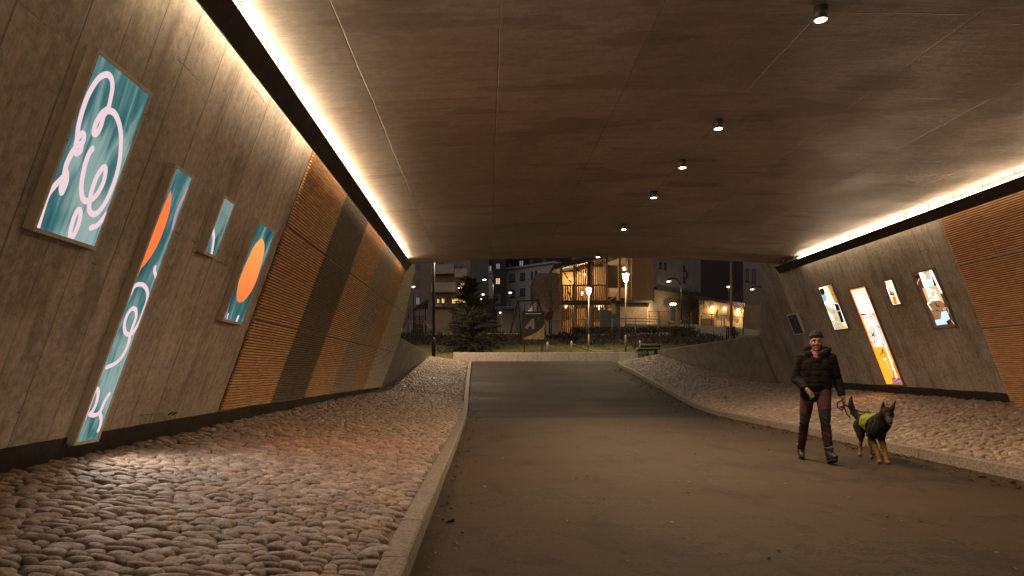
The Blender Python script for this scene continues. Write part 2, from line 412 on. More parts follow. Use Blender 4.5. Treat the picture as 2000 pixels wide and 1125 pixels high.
def bank(fn, y0, y1, near, name, label, pitch, kw=1.0):
    """cobbles bedded in a sloping bank: one relief sheet of domed stones over sandy joints"""
    V = []; Fc = []; T = []; MI = []
    yy = list(np.arange(y0, y1+.01, .4)); k = 8
    for y in yy:
        a, b = fn(y)
        for i in range(k+1):
            q = i/k; V.append((a[0]+(b[0]-a[0])*q, y, a[1]+(b[1]-a[1])*q-.012)); T.append(0)
    for r in range(len(yy)-1):
        for i in range(k): Fc.append((r*(k+1)+i, r*(k+1)+i+1, (r+1)*(k+1)+i+1, (r+1)*(k+1)+i)); MI.append(1)
    y = y0
    while y < y1:
        ph = pitch*random.uniform(.85, 1.2)
        far = y > near
        seg, rg = (9, 3) if far else (14, 5)
        a, b = fn(y+ph/2); W = math.hypot(b[0]-a[0], b[1]-a[1]); s = random.uniform(-.1, 0)
        ey = Vector((0, 1, (fn(y+.2)[0][1]-fn(y)[0][1])/.2)).normalized()
        ex = Vector((b[0]-a[0], 0, b[1]-a[1])).normalized(); nz = ex.cross(ey); nz = nz if nz.z > 0 else -nz
        while s < W-.03:
            w = random.choice((random.uniform(.06, .10), random.uniform(.09, .145), random.uniform(.12, .19)))*kw
            c = s+w/2
            if c > .03 and c < W-.02:
                q = c/W; yj = y+ph/2+random.uniform(-.016, .016)
                o = Vector((a[0]+(b[0]-a[0])*q, yj, a[1]+(b[1]-a[1])*q))
                hy = ph*random.uniform(.47, .62); hx = w*random.uniform(.50, .56); hz = random.uniform(.015, .034)*(1 if w < .14 else 1.15)
                rot = random.uniform(-.22, .22); cr, sr = math.cos(rot), math.sin(rot)
                tiltx, tilty = random.uniform(-.18, .18), random.uniform(-.22, .22)
                pw = random.uniform(.36, .54); base = len(V); tint = random.random()
                lob = [1+.09*math.sin(2*i*2*math.pi/seg*.5*2+tint*9)+random.uniform(-.05, .05) for i in range(seg)]
                for j in range(rg):
                    ph_ = (j/(rg-.35))*math.pi/2
                    rr = math.cos(ph_)**pw if j else 1.0; zz = math.sin(ph_)**1.05
                    for i in range(seg):
                        th = 2*math.pi*i/seg
                        cx_, sy_ = math.cos(th), math.sin(th)
                        sq = 1/max(abs(cx_)**2.5+abs(sy_)**2.5, 1e-6)**(1/2.5)
                        lx, ly = hx*rr*cx_*sq*lob[i]*.97, hy*rr*sy_*sq*lob[i]*.97
                        X, Y = lx*cr-ly*sr, lx*sr+ly*cr
                        Z = hz*zz-.016*(j == 0)+X*tiltx*zz+Y*tilty*zz
                        V.append(tuple(o+ex*X+ey*Y+nz*(Z-.006))); T.append(tint)
                V.append(tuple(o+nz*(hz*1.0-.004))); T.append(tint); top = len(V)-1
                for j in range(rg-1):
                    for i in range(seg): Fc.append((base+j*seg+i, base+j*seg+(i+1) % seg, base+(j+1)*seg+(i+1) % seg, base+(j+1)*seg+i)); MI.append(0)
                for i in range(seg): Fc.append((base+(rg-1)*seg+i, base+(rg-1)*seg+(i+1) % seg, top)); MI.append(0)
            s += w
        y += ph
    me = bpy.data.meshes.new(name); me.from_pydata(V, [], Fc)
    me.materials.append(m['cobble']); me.materials.append(m['mortar'])
    me.polygons.foreach_set('material_index', MI); me.polygons.foreach_set('use_smooth', [x == 0 for x in MI])
    at_ = me.attributes.new('tint', 'FLOAT', 'POINT'); at_.data.foreach_set('value', T); me.update()
    bm = bmesh.new(); bm.from_mesh(me); bmesh.ops.recalc_face_normals(bm, faces=bm.faces)
    for f in bm.faces:
        f.normal_update()
    bm.to_mesh(me); bm.free()
    o = bpy.data.objects.new(name, me); C.objects.link(o)
    tag(o, label, 'setting', None, 'structure'); return o
bank(bankL, 2.2, 31, 9.5, 'cobbled_bank', 'bank of rounded cobblestones sloping up to the left wall', .078)
bank(bankR, 6.5, 31, 13, 'cobbled_bank', 'bank of rounded cobblestones behind the walker and the dog', .086, 1.1)

# ------------------------------------------------------------------ deck over the path
mb = MB(); xs = np.linspace(-3.1, 8.95, 49); prof = [-10]+list(np.arange(-8, DECK_END-.5, 1.0))+[DECK_END-.30, DECK_END]
for i in range(len(prof)-1):
    for j in range(len(xs)-1):
        q = []
        for yy, xx in ((prof[i], xs[j]), (prof[i], xs[j+1]), (prof[i+1], xs[j+1]), (prof[i+1], xs[j])):
            q.append((xx, yy, ceilz(xx)-(.05 if yy == DECK_END else 0)))
        mb.add(q, [(0,1,2,3)])
for j in range(len(xs)-1):
    a, b = xs[j], xs[j+1]
    mb.add([(a, DECK_END, ceilz(a)-.05), (b, DECK_END, ceilz(b)-.05), (b, DECK_END, 5.6), (a, DECK_END, 5.6)], [(0,1,2,3)])
mb.add([(xs[0],-10,5.6),(xs[-1],-10,5.6),(xs[-1],DECK_END,5.6),(xs[0],DECK_END,5.6)], [(0,1,2,3)])
deck = mb.build('bridge_deck', 'ceil')
tag(deck, 'wide concrete bridge deck roofing the underpass, with seams and dark patches', 'bridge deck', None, 'structure')

# ------------------------------------------------------------------ leaning walls
def endy(t): return interp(t*math.cos(TL), [(0, 21.5), (2.30, 21.7), (4.11, 19.75), (4.5, 19.35)])     # the portal edge is cut back towards the top
def leaning_wall(W, name, label, conc, parts_y, tmax=WL.t(4.30), cut=False):
    root = thing(name, label, 'wall', (W.x(0), 8, 0))
    mb = MB()
    ya, yb = parts_y; lv = [-.1, W.t(2.30), tmax] if cut else [-.1, tmax]; q = []
    for t in lv:
        ye = yb if not cut else endy(t)
        q += [W.P(ya,t,-.5), W.P(ye,t,-.5), W.P(ye,t,0), W.P(ya,t,0)]
    fs = [(3,2,1,0), tuple(range(len(q)-4, len(q)))]
    for k in range(len(lv)-1): fs += [(k*4+i, k*4+(i+1) % 4, k*4+4+(i+1) % 4, k*4+4+i) for i in range(4)]
    mb.add(q, fs)
    mb.build('concrete_face', conc, root)
    return root
def slats(W, root, y0, y1, t0, t1, mat, pitch=.0378, lift=.012, amp=.027):
    mb = MB(); n = max(2, round((t1-t0)/pitch)); p = (t1-t0)/n; prof = []
    for i in range(n):
        t = t0+i*p
        prof += [(t+.04*p, lift), (t+.08*p, lift+amp*.97), (t+.57*p, lift+amp), (t+.62*p, lift)]
    prof.append((t0+n*p, lift)); y1f = y1 if callable(y1) else (lambda t: y1)
    vs = [W.P(y, t, o) for t, o in prof for y in (y0, y1f(t))]
    mb.add([v for v in vs], [(2*i, 2*i+1, 2*i+3, 2*i+2) for i in range(len(prof)-1) if i % 4 != 3], 0)
    mb.add([v for v in vs], [(2*i, 2*i+1, 2*i+3, 2*i+2) for i in range(len(prof)-1) if i % 4 == 3], 1)
    mb.hexa([W.P(y0,t0,.002), W.P(y1f(t0),t0,.002), W.P(y1f(t0),t0,lift-.002), W.P(y0,t0,lift-.002), W.P(y0,t1,.002), W.P(y1f(t1),t1,.002), W.P(y1f(t1),t1,lift-.002), W.P(y0,t1,lift-.002)], 1)
    for yy in (lambda t: y0, y1f):  # closed ends
        e = [W.P(yy(t), t, o) for t, o in prof]; b = [W.P(yy(t), t, .004) for t, o in prof]
        mb.add(e+b, [(i, i+1, len(prof)+i+1, len(prof)+i) for i in range(len(prof)-1)], 0)
    return mb.build('slat_panel', [mat, 'backing'], root)

wl = leaning_wall(WL, 'leaning_wall', 'left concrete wall leaning inwards, half clad in striped timber slats', 'conc', (-10, 21.45), cut=True)
# base coat with a wavy upper edge
def base_band(W, root, y0, y1, tab, top):
    mb = MB(); n = int((y1-y0)/.12)
    vs = []
    for i in range(n+1):
        y = y0+(y1-y0)*i/n; z1 = top(y)+.012*mnoise.noise((y*1.3, 0, 3))+.006*mnoise.noise((y*7, 2, 3)); z0 = interp(y, tab)-.2
        for z, o in ((z0, .004), (z1, .004), (z1, 0)): vs.append(W.P(y, W.t(z)+(o*W.s/W.c), o))
    fs = []
    for i in range(n):
        for j in range(2): fs.append((i*3+j, i*3+j+1, i*3+4+j, i*3+3+j))
    mb.add(vs, fs); return mb.build('base_band', 'band', root)
base_band(WL, wl, -4, 21.4, BL, lambda y: interp(y, [(4,.61),(8.5,.665),(12,.69),(18,.71),(21.4,.71)]))
cols = [8.53, 10.5, 12.4, 14.45, 16.35, 18.3, 21.4]
mats = ['slat_o', 'slat_d', 'slat_o', 'slat_g', 'slat_b', 'slat_p']
trow = [None, WL.t(EYE+.70), WL.t(EYE+1.85), WL.t(4.2)]
for i, mt in enumerate(mats):
    ya, yb = cols[i], cols[i+1]; half = [(ya, (ya+yb)/2), ((ya+yb)/2, yb)]
    for a, b in half:
        zlo = interp((a+b)/2, [(8.5,.685),(12,.71),(18,.73),(21.4,.73)])
        for r in range(3):
            t0 = WL.t(zlo) if r == 0 else trow[r]
            slats(WL, wl, a+.008, (b-.008) if b < 21.3 else (lambda t: endy(t)-.06), t0+.012, trow[r+1]-.012, mt)
wr = leaning_wall(WR, 'leaning_wall', 'right concrete wall leaning inwards, with lit art boxes and timber at its near end', 'conc_r', (-10, 18.9))
base_band(WR, wr, 4, 20.4, BR, lambda y: interp(y, BR)+.17)
tr = [None, WR.t(EYE+.82), WR.t(EYE+1.93), WR.t(4.2)]
for (a, b), mt in (((11.13, 12.1), 'slat_o'), ((10.15, 11.13), 'slat_o'), ((9.17, 10.15), 'slat_d'), ((8.2, 9.17), 'slat_d')):
    for r in range(3):
        t0 = WR.t(.59) if r == 0 else tr[r]
        slats(WR, wr, a+.008, b-.008, t0+.012, tr[r+1]-.012, mt)
# brushed end piece of the right wall
e = leaning_wall(WR, 'portal_wall', 'brushed grey concrete end of the right wall, beyond a vertical joint', 'conc_end', (18.92, 21.75), cut=True)
e2 = MB(); WR.box(e2, 18.885, 18.935, 0, WR.t(4.3), -.02, .006); e2.build('joint_strip', 'wing', e)
# drain pipe ends poking out above the base coat
for W, pts in ((WL, ((328,812),(336,812))), (WR, ((1768,752),(1772,754)))):
    for k, (px, py) in enumerate(pts):
        d, t = W.hit(px, py); mb = MB(); a = W.P(d, t, -.01); b = W.P(d+.01, t+.05, .03)
        mb.tube([a, a*.4+b*.6, b], .007, 6)
        o = mb.build('cable_stub', 'steel')
        tag(o, ('thin black cable stub at the foot of the left wall, ' if W is WL else 'thin black cable stub at the foot of the right wall, ')+('nearer the camera' if (k == 0) == (W is WL) else 'farther from the camera'), 'cable stub', 'cable stubs on the walls')

# ------------------------------------------------------------------ wing walls at the far end
def wing(side):
    root_label = 'low triangular concrete wing wall splaying out beyond the left slats' if side < 0 else 'long concrete wing wall tapering away beyond the right wall'
    mb = MB()
    if side < 0:
        b0 = Vector((WL.x(.50), 21.46, .50)); t0 = at(781, 659, 21.7); b1 = Vector((-2.62, 31, 1.80)); t1 = at(838, 690.5, 31); dx = -.35
    else:
        b0 = Vector((WR.x(.70), 21.78, .70)); t0 = at(1478, 655, 21.9); b1 = Vector((7.9, 31, 1.90)); t1 = at(1286, 684.5, 31); dx = .35
    n = 10; vs = []
    for i in range(n+1):
        q = i/n; b = b0.lerp(b1, q); t = t0.lerp(t1, q)
        vs += [b, t-Vector((0,0,.012)), t+Vector((dx*.04, 0, 0)), t+Vector((dx, .0, 0)), b+Vector((dx*1.2, 0, 0))]
    fs = []
    for i in range(n):
        for j in range(4): fs.append((i*5+j, i*5+j+1, i*5+6+j, i*5+5+j))
    fs += [tuple(range(5)), tuple(reversed(range(n*5, n*5+5)))]
    mb.add(vs, fs); return tag(mb.build('wing_wall', 'wing'), root_label, 'wall', 'wing walls of the underpass')
wing(-1); wing(1)

# ------------------------------------------------------------------ light beams under the deck edges
def beam(side):
    fx = (lambda x: x) if side < 0 else (lambda x: 5.86-x)
    root = thing('light_beam', 'dark steel light beam along the top of the '+('left' if side < 0 else 'right')+' wall', 'light beam', (fx(-2.05), 5, 3.9), 'light beams under the deck')
    y0, y1 = -9, (18.05 if side < 0 else 18.55)
    prof = [(-2.105, 3.86), (-1.966, 4.035), (-2.005, 4.046), (-2.128, 3.874)]
    segs = list(np.arange(y0, y1-.5, 2.4))+[y1]
    mb = MB()
    for a, b in zip(segs, segs[1:]):
        g = .003
        mb.hexa([(fx(x), yy, z) for yy in (a+g, b-g) for x, z in prof])
    mb.build('beam_trough', 'steel', root)
    le = 17.6 if side < 0 else 17.3
    mb = MB(); y = y0
    while y < le-.01:
        e = min(y+.575, le); mb.tube([(fx(-2.035), y+.003, 4.066), (fx(-2.035), e-.003, 4.066)], .017, 8); y += .575
    mb.build('led_strip', 'led' if side < 0 else 'led_r', root)
    y = 10.8-.66*27
    while y < y1:
        mb = MB(); zc = ceilz(fx(-2.02))
        mb.tube([(fx(-1.992), y, 4.035), (fx(-1.992), y, zc+.01)], .008, 6); mb.box((fx(-1.992)-.02, y-.02, zc-.008), (fx(-1.992)+.02, y+.02, zc+.004))
        mb.build('hanger_rod', 'rod', root); y += .66
beam(-1); beam(1)

# ------------------------------------------------------------------ downlights in the crown of the deck
words = ['nearest of the six downlights, large at the top of the deck', 'second downlight from the front, beside the long dark seam', 'third downlight from the front, in the upper middle of the deck',
         'fourth downlight from the front, just past a patched seam', 'fifth downlight from the front, small above the far opening', 'farthest and smallest downlight, at the very edge of the deck']
zc = ceilz(2.93); H = zc-EYE
first = None
for k, (px, py) in enumerate(((1603,14),(1403,234),(1333,313),(1277,374),(1218,438),(1168,494))):
    d = H*F/(730-py); d = min(d, DECK_END-.12); x = (px-950)/F*d
    if first is None:
        r = thing('ceiling_downlight', 'grey cylinder lamp, '+words[0], 'downlight', (x, d, zc), 'downlights along the deck')
        mb = MB(); mb.lathe((x, d, zc), [(.059, .02), (.059, -.115), (.052, -.115), (.048, -.085)], 20); mb.build('lamp_housing', 'lampbody', r)
        mb = MB(); mb.lathe((x, d, zc), [(.049, -.1115), (.049, -.106)], 20); mb.build('diffuser', 'lampglow', r)
        light('SPOT', (x, d, zc-.125), 116, (1, .70, .43), r, .04, R(156), .9)
        first = r; fx0 = r.location.copy()
    else: copy_tree(first, (x, d, zc), 'grey cylinder lamp, '+words[k])
# surface conduit between the downlights
# ------------------------------------------------------------------ lit art boxes
def artbox(W, corners, label, o=.065, fw=.026, deep=None, mat='frame', group='art boxes on the left wall', glow=None):
    """corners: lit face TL, TR, BR, BL in the photograph; becomes a true rectangle on the wall"""
    h = [W.hit(px, py, o) for px, py in corners]
    l = ((h[0][0]+h[3][0])/2, (h[1][0]+h[2][0])/2); y0, y1 = min(l), max(l)
    t1 = (h[0][1]+h[1][1])/2; t0 = (h[2][1]+h[3][1])/2
    root = thing('art_lightbox', label, 'light box', W.P((y0+y1)/2, t0, 0), group)
    mb = MB(); f = fw; oo = o+.006
    W.box(mb, y0-f, y1+f, t0-f, t0, .002, oo); W.box(mb, y0-f, y1+f, t1, t1+f, .002, oo)
    W.box(mb, y0-f, y0, t0, t1, .002, oo); W.box(mb, y1, y1+f, t0, t1, .002, oo)
    mb.build('box_frame', mat, root)
    mb = MB(); W.box(mb, y0-f-.012, y1+f+.004, t0-f-.02, t0-f-.002, .002, o*.6); mb.build('drip_ledge', 'frame_d', root)
    n = 0
    for yy in (y0-f*.5, y1+f*.5):
        for q in (.12, .5, .88):
            mb = MB(); c = W.P(yy, t0+(t1-t0)*q, oo); e = W.P(yy, t0+(t1-t0)*q, oo+.004); mb.tube([c, e], .006, 6); mb.build('frame_screw', 'frame_d', root); n += 1
    if glow:      # the light the box throws on the stones in front of it
        e, cols = glow; n = len(cols)
        for k, col in enumerate(cols):
            p = W.P((y0+y1)/2, t0+(t1-t0)*(k+.5)/n, oo+.012); d = W.P(0, 0, 1)-W.P(0, 0, 0)
            light('SPOT', p, e/n, col, root, 0, R(165), 1.0, d.to_track_quat('-Z', 'Y').to_euler())
    return root, (y0, y1, t0, t1, o)
def spline(pts, n=8):
    P = [pts[0]]+list(pts)+[pts[-1]]; out = []
    for i in range(1, len(P)-2):
        p0, p1, p2, p3 = [np.array(q, float) for q in P[i-1:i+3]]
        for k in range(n):
            t = k/n; out.append(tuple(.5*((2*p1)+(-p0+p2)*t+(2*p0-5*p1+4*p2-p3)*t*t+(-p0+3*p1-3*p2+p3)*t**3)))
    out.append(tuple(map(float, pts[-1]))); return out
class Art:
    """printed sheet: a backing rectangle and flat inks on it, in one mesh with several materials"""
    def __init__(s, W, rect, base, off=(0,0), scale=1.0):
        s.W = W; s.y0, s.y1, s.t0, s.t1, s.o = rect; s.mats = [base]; s.mb = MB(); s.lay = 0
        W.box(s.mb, s.y0, s.y1, s.t0, s.t1, s.o-.03, s.o-.002, 0); s.off, s.sc = off, scale
    def mi(s, mat):
        if mat not in s.mats: s.mats.append(mat)
        return s.mats.index(mat)
    def yt(s, p):
        px, py = s.off[0]+p[0]/s.sc, s.off[1]+p[1]/s.sc
        d, t = s.W.hit(px, py, s.o)
        return min(max(d, s.y0+.002), s.y1-.002), min(max(t, s.t0+.002), s.t1-.002)
    def flat(s, yts, mat):
        s.lay += 1; o = s.o-.002+.00025*s.lay
        bm = bmesh.new(); vs = [bm.verts.new(s.W.P(y, t, o)) for y, t in yts]
        try:
            f = bm.faces.new(vs); r = bmesh.ops.triangulate(bm, faces=[f])
            bm.verts.index_update(); s.mb.add([v.co[:] for v in bm.verts], [tuple(v.index for v in q.verts) for q in bm.faces], s.mi(mat))
        except ValueError: pass
        bm.free()
    def poly(s, pts, mat): s.flat([s.yt(p) for p in pts], mat)
    def smooth(s, pts, mat): s.poly(spline(list(pts)+[pts[0]], 6)[:-1], mat)
    def line(s, pts, w, mat, curve=True, taper=None):
        if curve: pts = spline(pts, 8)
        q = [s.yt(p) for p in pts]; s.lay += 1; o = s.o-.002+.00025*s.lay; L = []; Rr = []
        for i, (y, t) in enumerate(q):
            a = q[max(i-1, 0)]; b = q[min(i+1, len(q)-1)]; dy, dt = b[0]-a[0], b[1]-a[1]; l = math.hypot(dy, dt) or 1
            ww = w/2*(1 if taper is None else taper[0]+(taper[1]-taper[0])*i/len(q))
            for out, sg in ((L, 1), (Rr, -1)):
                yy = min(max(y-sg*dt/l*ww, s.y0+.001), s.y1-.001); tt = min(max(t+sg*dy/l*ww, s.t0+.001), s.t1-.001)
                out.append(s.W.P(yy, tt, o))
        n = len(L); s.mb.add(L+Rr, [(i, i+1, n+i+1, n+i) for i in range(n-1)], s.mi(mat))
        for e in (q[0], q[-1]):   # round ends
            o2 = o+.00006; c = [s.W.P(min(max(e[0]+w/2*math.cos(k*.524), s.y0+.001), s.y1-.001), min(max(e[1]+w/2*math.sin(k*.524), s.t0+.001), s.t1-.001), o2) for k in range(12)]
            s.mb.add(c, [tuple(range(12))], s.mi(mat))
    def done(s, root): return s.mb.build('art_panel', s.mats, root)
m['pink'] = E('ink_pink', (.86, .64, .68), 1.0)
m['mauve'] = E('ink_mauve', (.52, .33, .44), .9)
m['orange'] = E('ink_orange', (1.0, .20, .05), 1.05)
t = NT('ink_orange_disc'); z_ = t.n('SeparateXYZ', {0: t.n('NewGeometry').outputs['Position']}).outputs[2]
c = t.ramp(t.n('MapRange', {0: z_, 1: 1.75, 2: 2.75}).outputs[0], [(0, (1.0,.14,.035)), (.45, (1.0,.24,.06)), (1, (1.0,.38,.10))])
e = t.n('Emission', {'Color': c, 'Strength': .32}); t.t.links.new(e.outputs[0], t.out.inputs[0]); m['disc'] = t.m
d1, d2, d3, d4 = drape_mat('printed_drapery', 0, k=.85), drape_mat('printed_drapery_long', 3.1, k=.8), drape_mat('printed_drapery_small', 5.6, k=.6), drape_mat('printed_drapery_disc', 9.2, k=.75)

r, rect = artbox(WL, ((197,107),(292,188),(183,481),(66,442)), 'large light box with a looping pink line on teal drapery', glow=(22, [(.95,.90,.80)]))
a = Art(WL, rect, d1, (30,70), 2.618)
a.line([(112,992),(122,960),(142,890),(168,815),(205,765),(245,722),(263,700)], .042, 'pink')
a.line([(263,705),(262,745),(245,790),(238,800),(236,770),(250,720),(262,660),(290,600),(318,560)], .044, 'pink')
a.line([(318,560),(345,545),(352,510),(338,502),(315,535),(308,590),(318,600),(335,585),(340,555)], .042, 'pink')
a.line([(316,530),(324,460),(348,370),(380,290),(425,220),(465,198),(490,215),(497,265),(484,340),(473,380)], .042, 'pink')
a.line([(476,372),(440,400),(412,450),(402,495),(415,500),(436,465),(452,410),(475,384),(510,400),(536,470),(540,560),(526,680),(490,790),(450,870),(408,912),(380,895),(380,850),(392,790),(420,715),(452,672),(462,690),(450,750),(415,815),(372,845),(345,830),(338,770),(352,680),(374,610),(394,578)], .044, 'pink')
a.line([(280,1040),(282,1000),(300,930),(322,890),(334,905),(326,955),(304,1010),(283,1045)], .042, 'pink')
a.line([(386,982),(420,968),(448,935),(462,915)], .044, 'pink')
a.done(r)
r, rect = artbox(WL, ((345,331),(377,348),(187,859),(147,862)), 'tall narrow light box with orange crescent and pink loops on teal', glow=(38, [(1,.84,.70), (.95,.9,.85), (1,.9,.8), (1,.45,.2)]))
a = Art(WL, rect, d2, (250,300), 3.126)
a.poly(spline([(263,222),(264,280),(250,370),(215,480),(165,590),(118,660),(82,702)], 6)+[(20,800),(60,690),(180,420)], 'orange')
a.line([(385,225),(350,255),(312,320),(288,390),(274,455)], .036, 'mauve')
a.off, a.sc = (130,480), 2.8125
a.line([(487,118),(484,140),(493,170)], .038, 'pink')
a.line([(352,262),(375,222),(405,212),(432,225),(446,265),(436,330),(408,400),(380,455),(352,487),(325,478),(318,440),(332,385),(358,348),(380,352),(382,392),(366,440),(350,490),(338,545),(308,605),(270,645),(222,668)], .04, 'pink')
a.line([(100,950),(118,905),(140,840),(163,790),(174,800),(168,850),(146,905),(128,925),(160,930),(188,905),(210,855),(234,815)], .04, 'pink')
a.line([(180,915),(190,945),(186,985),(174,1015)], .038, 'pink')
a.done(r)
r, rect = artbox(WL, ((438,386),(461,403),(416,500),(401,489)), 'smallest light box on the left wall, plain teal folds with one pink line')
a = Art(WL, rect, d3, (250,300), 3.126)
a.line([(520,466),(525,510),(520,560),(510,618)], .045, 'pink'); a.done(r)
r, rect = artbox(WL, ((506,433),(536,456),(472,632),(437,622)), 'light box showing a big orange oval beside the timber slats', glow=(24, [(1,.32,.12)]))
a = Art(WL, rect, d4, (250,300), 3.126)
a.line([(655,800),(640,850),(615,930),(595,1000)], .03, 'mauve')
a.smooth([(815,514),(832,545),(830,610),(805,710),(770,810),(722,885),(685,910),(665,885),(670,815),(690,745),(735,640),(770,565)], 'disc')
a.line([(672,1000),(664,1022)], .06, 'pink'); a.line([(612,980),(606,1005)], .03, 'pink'); a.done(r)

G2 = 'art boxes on the right wall'
hot = 2.3
m['cream'] = E('print_cream', (1, .78, .50), 1.6); m['white'] = E('print_white', (1, .90, .76), 2.4)
m['bright_or'] = E('print_orange', (1, .36, .03), 1.5); m['deep_or'] = E('print_deep_orange', (1, .24, .015), 1.15)
m['faint_w'] = E('print_fine_line', (1, .72, .42), 1.2); m['p_blue'] = E('print_blue', (.35, .62, .86), .95); m['p_navy'] = E('print_navy', (.010, .012, .045), 1)
m['p_dark'] = E('print_dark_brown', (.022, .013, .010), 1); m['p_brown'] = E('print_brown', (.105, .046, .028), 1)
m['p_tan'] = E('print_tan', (.85, .50, .22), 1.1); m['p_purple'] = E('print_purple', (.32, .08, .20), 1)
m['p_blob'] = E('print_clay', (.36, .18, .075), 1); m['p_sky'] = E('print_pale_sky', (.62, .80, .95), 1.15); m['p_rose'] = E('print_rose', (.70, .36, .24), 1)
sk1 = sketch_mat('print_pencil_sketch', (1, .84, .68, 1), (.14, .10, .08, 1), 20, .50, .62, 1.15)
sk2 = sketch_mat('print_sketch_crowd', (.95, .72, .45, 1), (.20, .13, .09, 1), 34, .48, .62, 1.0)
sk3 = sketch_mat('print_rust_pattern', (1, .50, .12, 1), (.16, .05, .02, 1), 40, .47, .55, .9)
off7, s7 = (1590,530), 4.69
r, rect = artbox(WR, ((1598,562),(1624,556),(1656,641),(1631,644)), 'light box with a collage of blue squares and arches, left of the long orange one', .03, .03, mat='frame_d', group=G2, glow=(8, [(1,.75,.5)]))
a = Art(WR, rect, 'cream', off7, s7)
a.poly([(120,130),(155,120),(222,300),(190,285)], sk3); a.smooth([(50,170),(75,155),(92,175),(95,210),(70,215),(52,195)], 'p_dark')
a.poly([(62,217),(105,212),(122,268),(82,276)], 'p_blue'); a.poly([(85,280),(180,290),(250,468),(308,520),(195,535)], sk2)
a.poly([(115,252),(225,305),(222,318),(112,262)], 'white')
for k in range(4): a.line([(100+k*26, 300+k*9), (120+k*26, 292+k*9), (138+k*26, 318+k*9)], .07, 'white')
for k in range(3): a.line([(130+k*18, 370+k*14), (150+k*20, 440+k*8)], .03, 'white')
a.poly([(183,293),(222,302),(241,357),(208,362)], 'p_navy'); a.poly([(212,366),(242,361),(276,463),(250,469)], 'p_navy')
a.poly([(190,520),(215,500),(240,520),(220,533)], 'p_blue'); a.poly([(235,500),(265,495),(275,520),(245,524)], 'bright_or'); a.done(r)
r, rect = artbox(WR, ((1660,566),(1690,559),(1763,750),(1731,751)), 'long glowing light box, white above a pencil sketch and orange field', .03, .03, mat='frame_d', group=G2, glow=(24, [(1,.38,.12), (1,.6,.4), (1,.8,.6)]))
a = Art(WR, rect, 'deep_or', off7, s7)
a.poly([(338,178),(460,152),(550,374),(424,390)], 'white'); a.poly([(338,178),(460,152),(490,232),(366,248)], 'cream'); a.poly([(424,390),(550,374),(676,690),(540,694)], sk1)
a.poly([(424,390),(470,384),(478,396),(432,402)], 'p_dark'); a.poly([(520,604),(546,560),(540,545),(552,560),(545,590)], 'p_dark')
a.poly([(500,470),(560,520),(580,640),(560,690),(620,690),(600,560),(540,430)], 'white'); a.poly([(565,485),(600,510),(608,525),(575,500)], 'p_dark')
a.poly([(540,694),(676,690),(725,812),(655,815),(718,1030),(665,1033)], 'bright_or')
a.line([(655,692),(757,972)], .05, 'white', False); a.line([(650,808),(728,918)], .008, 'faint_w', False); a.line([(650,808),(718,960)], .008, 'faint_w', False); a.line([(648,805),(662,888)], .008, 'faint_w', False)
a.poly([(638,796),(660,796),(660,812),(640,812)], 'white')
a.smooth([(612,700),(622,735),(632,745),(634,705),(622,720)], 'p_brown'); a.line([(600,775),(625,745),(665,755)], .018, 'p_brown'); a.line([(640,745),(645,795)], .016, 'p_brown')
a.line([(690,790),(722,828)], .02, 'white', False); a.smooth([(722,908),(732,915),(730,928),(722,922)], 'p_dark')
a.poly([(708,978),(798,976),(818,1030),(726,1032)], 'p_purple'); a.line([(715,990),(740,1000),(755,985),(775,1005),(800,1000)], .025, 'p_rose'); a.line([(725,1015),(750,1022),(775,1010),(805,1025)], .02, 'p_rose'); a.done(r)
r, rect = artbox(WR, ((1728,550),(1742,546),(1759,593),(1743,596)), 'smallest lit box on the right wall, cream with black brush marks', .03, .03, mat='frame_d', group=G2)
a = Art(WR, rect, 'cream', off7, s7)
a.poly([(640,95),(652,95),(668,160),(655,160)], 'p_dark'); a.poly([(672,180),(690,200),(702,245),(690,240)], 'p_dark'); a.poly([(655,150),(690,150),(705,290),(698,270)], 'white')
for k in range(3): a.line([(697+k*13, 188+k*3), (702+k*13, 212)], .035, 'p_dark', False)
a.line([(695,210),(735,218)], .03, 'p_dark', False); a.line([(700,150),(704,185)], .02, 'p_dark', False)
a.poly([(715,232),(745,228),(765,298),(730,302)], 'deep_or'); a.poly([(720,95),(730,95),(790,280),(780,285)], sk3); a.done(r)
r, rect = artbox(WR, ((1784,535),(1823,526),(1866,636),(1825,641)), 'widest lit box on the right wall, brown collage with letters and pale blue paper', .03, .03, mat='frame_d', group=G2, glow=(8, [(1,.75,.55)]))
a = Art(WR, rect, 'p_brown', (1760,500), 7.03)
a.poly([(178,270),(252,262),(262,296),(190,314)], 'p_dark'); a.line([(250,315),(230,350),(222,395)], .018, 'p_tan'); a.poly([(420,250),(450,330),(485,405),(455,408),(410,300)], 'p_dark')
a.poly([(240,225),(395,195),(455,430),(320,442)], 'white'); a.poly([(270,215),(390,195),(410,320),(350,330),(330,260)], sk2); a.poly([(362,345),(412,326),(452,420),(440,445),(385,450)], 'p_sky')
a.poly([(290,445),(490,405),(592,650),(372,652)], 'p_tan'); a.poly([(338,442),(470,462),(525,602),(395,620)], 'white')
a.line([(360,450),(372,490),(385,480)], .02, 'p_tan'); a.line([(385,490),(440,540),(395,590)], .04, 'p_tan', False); a.line([(440,460),(450,530)], .035, 'p_tan', False); a.line([(455,500),(490,515)], .035, 'p_tan', False); a.line([(420,500),(470,560)], .03, 'p_tan', False)
a.smooth([(400,660),(440,622),(520,612),(575,640),(592,690),(562,740),(556,850),(520,872),(472,880),(448,830),(405,740)], 'p_blob')
a.line([(478,655),(498,692)], .03, 'p_dark', False); a.line([(514,682),(524,698)], .03, 'p_dark', False); a.line([(485,738),(496,752)], .02, 'p_dark', False); a.line([(505,745),(516,760)], .02, 'p_dark', False)
a.smooth([(570,720),(600,698),(620,715),(610,745),(575,748)], 'p_rose')
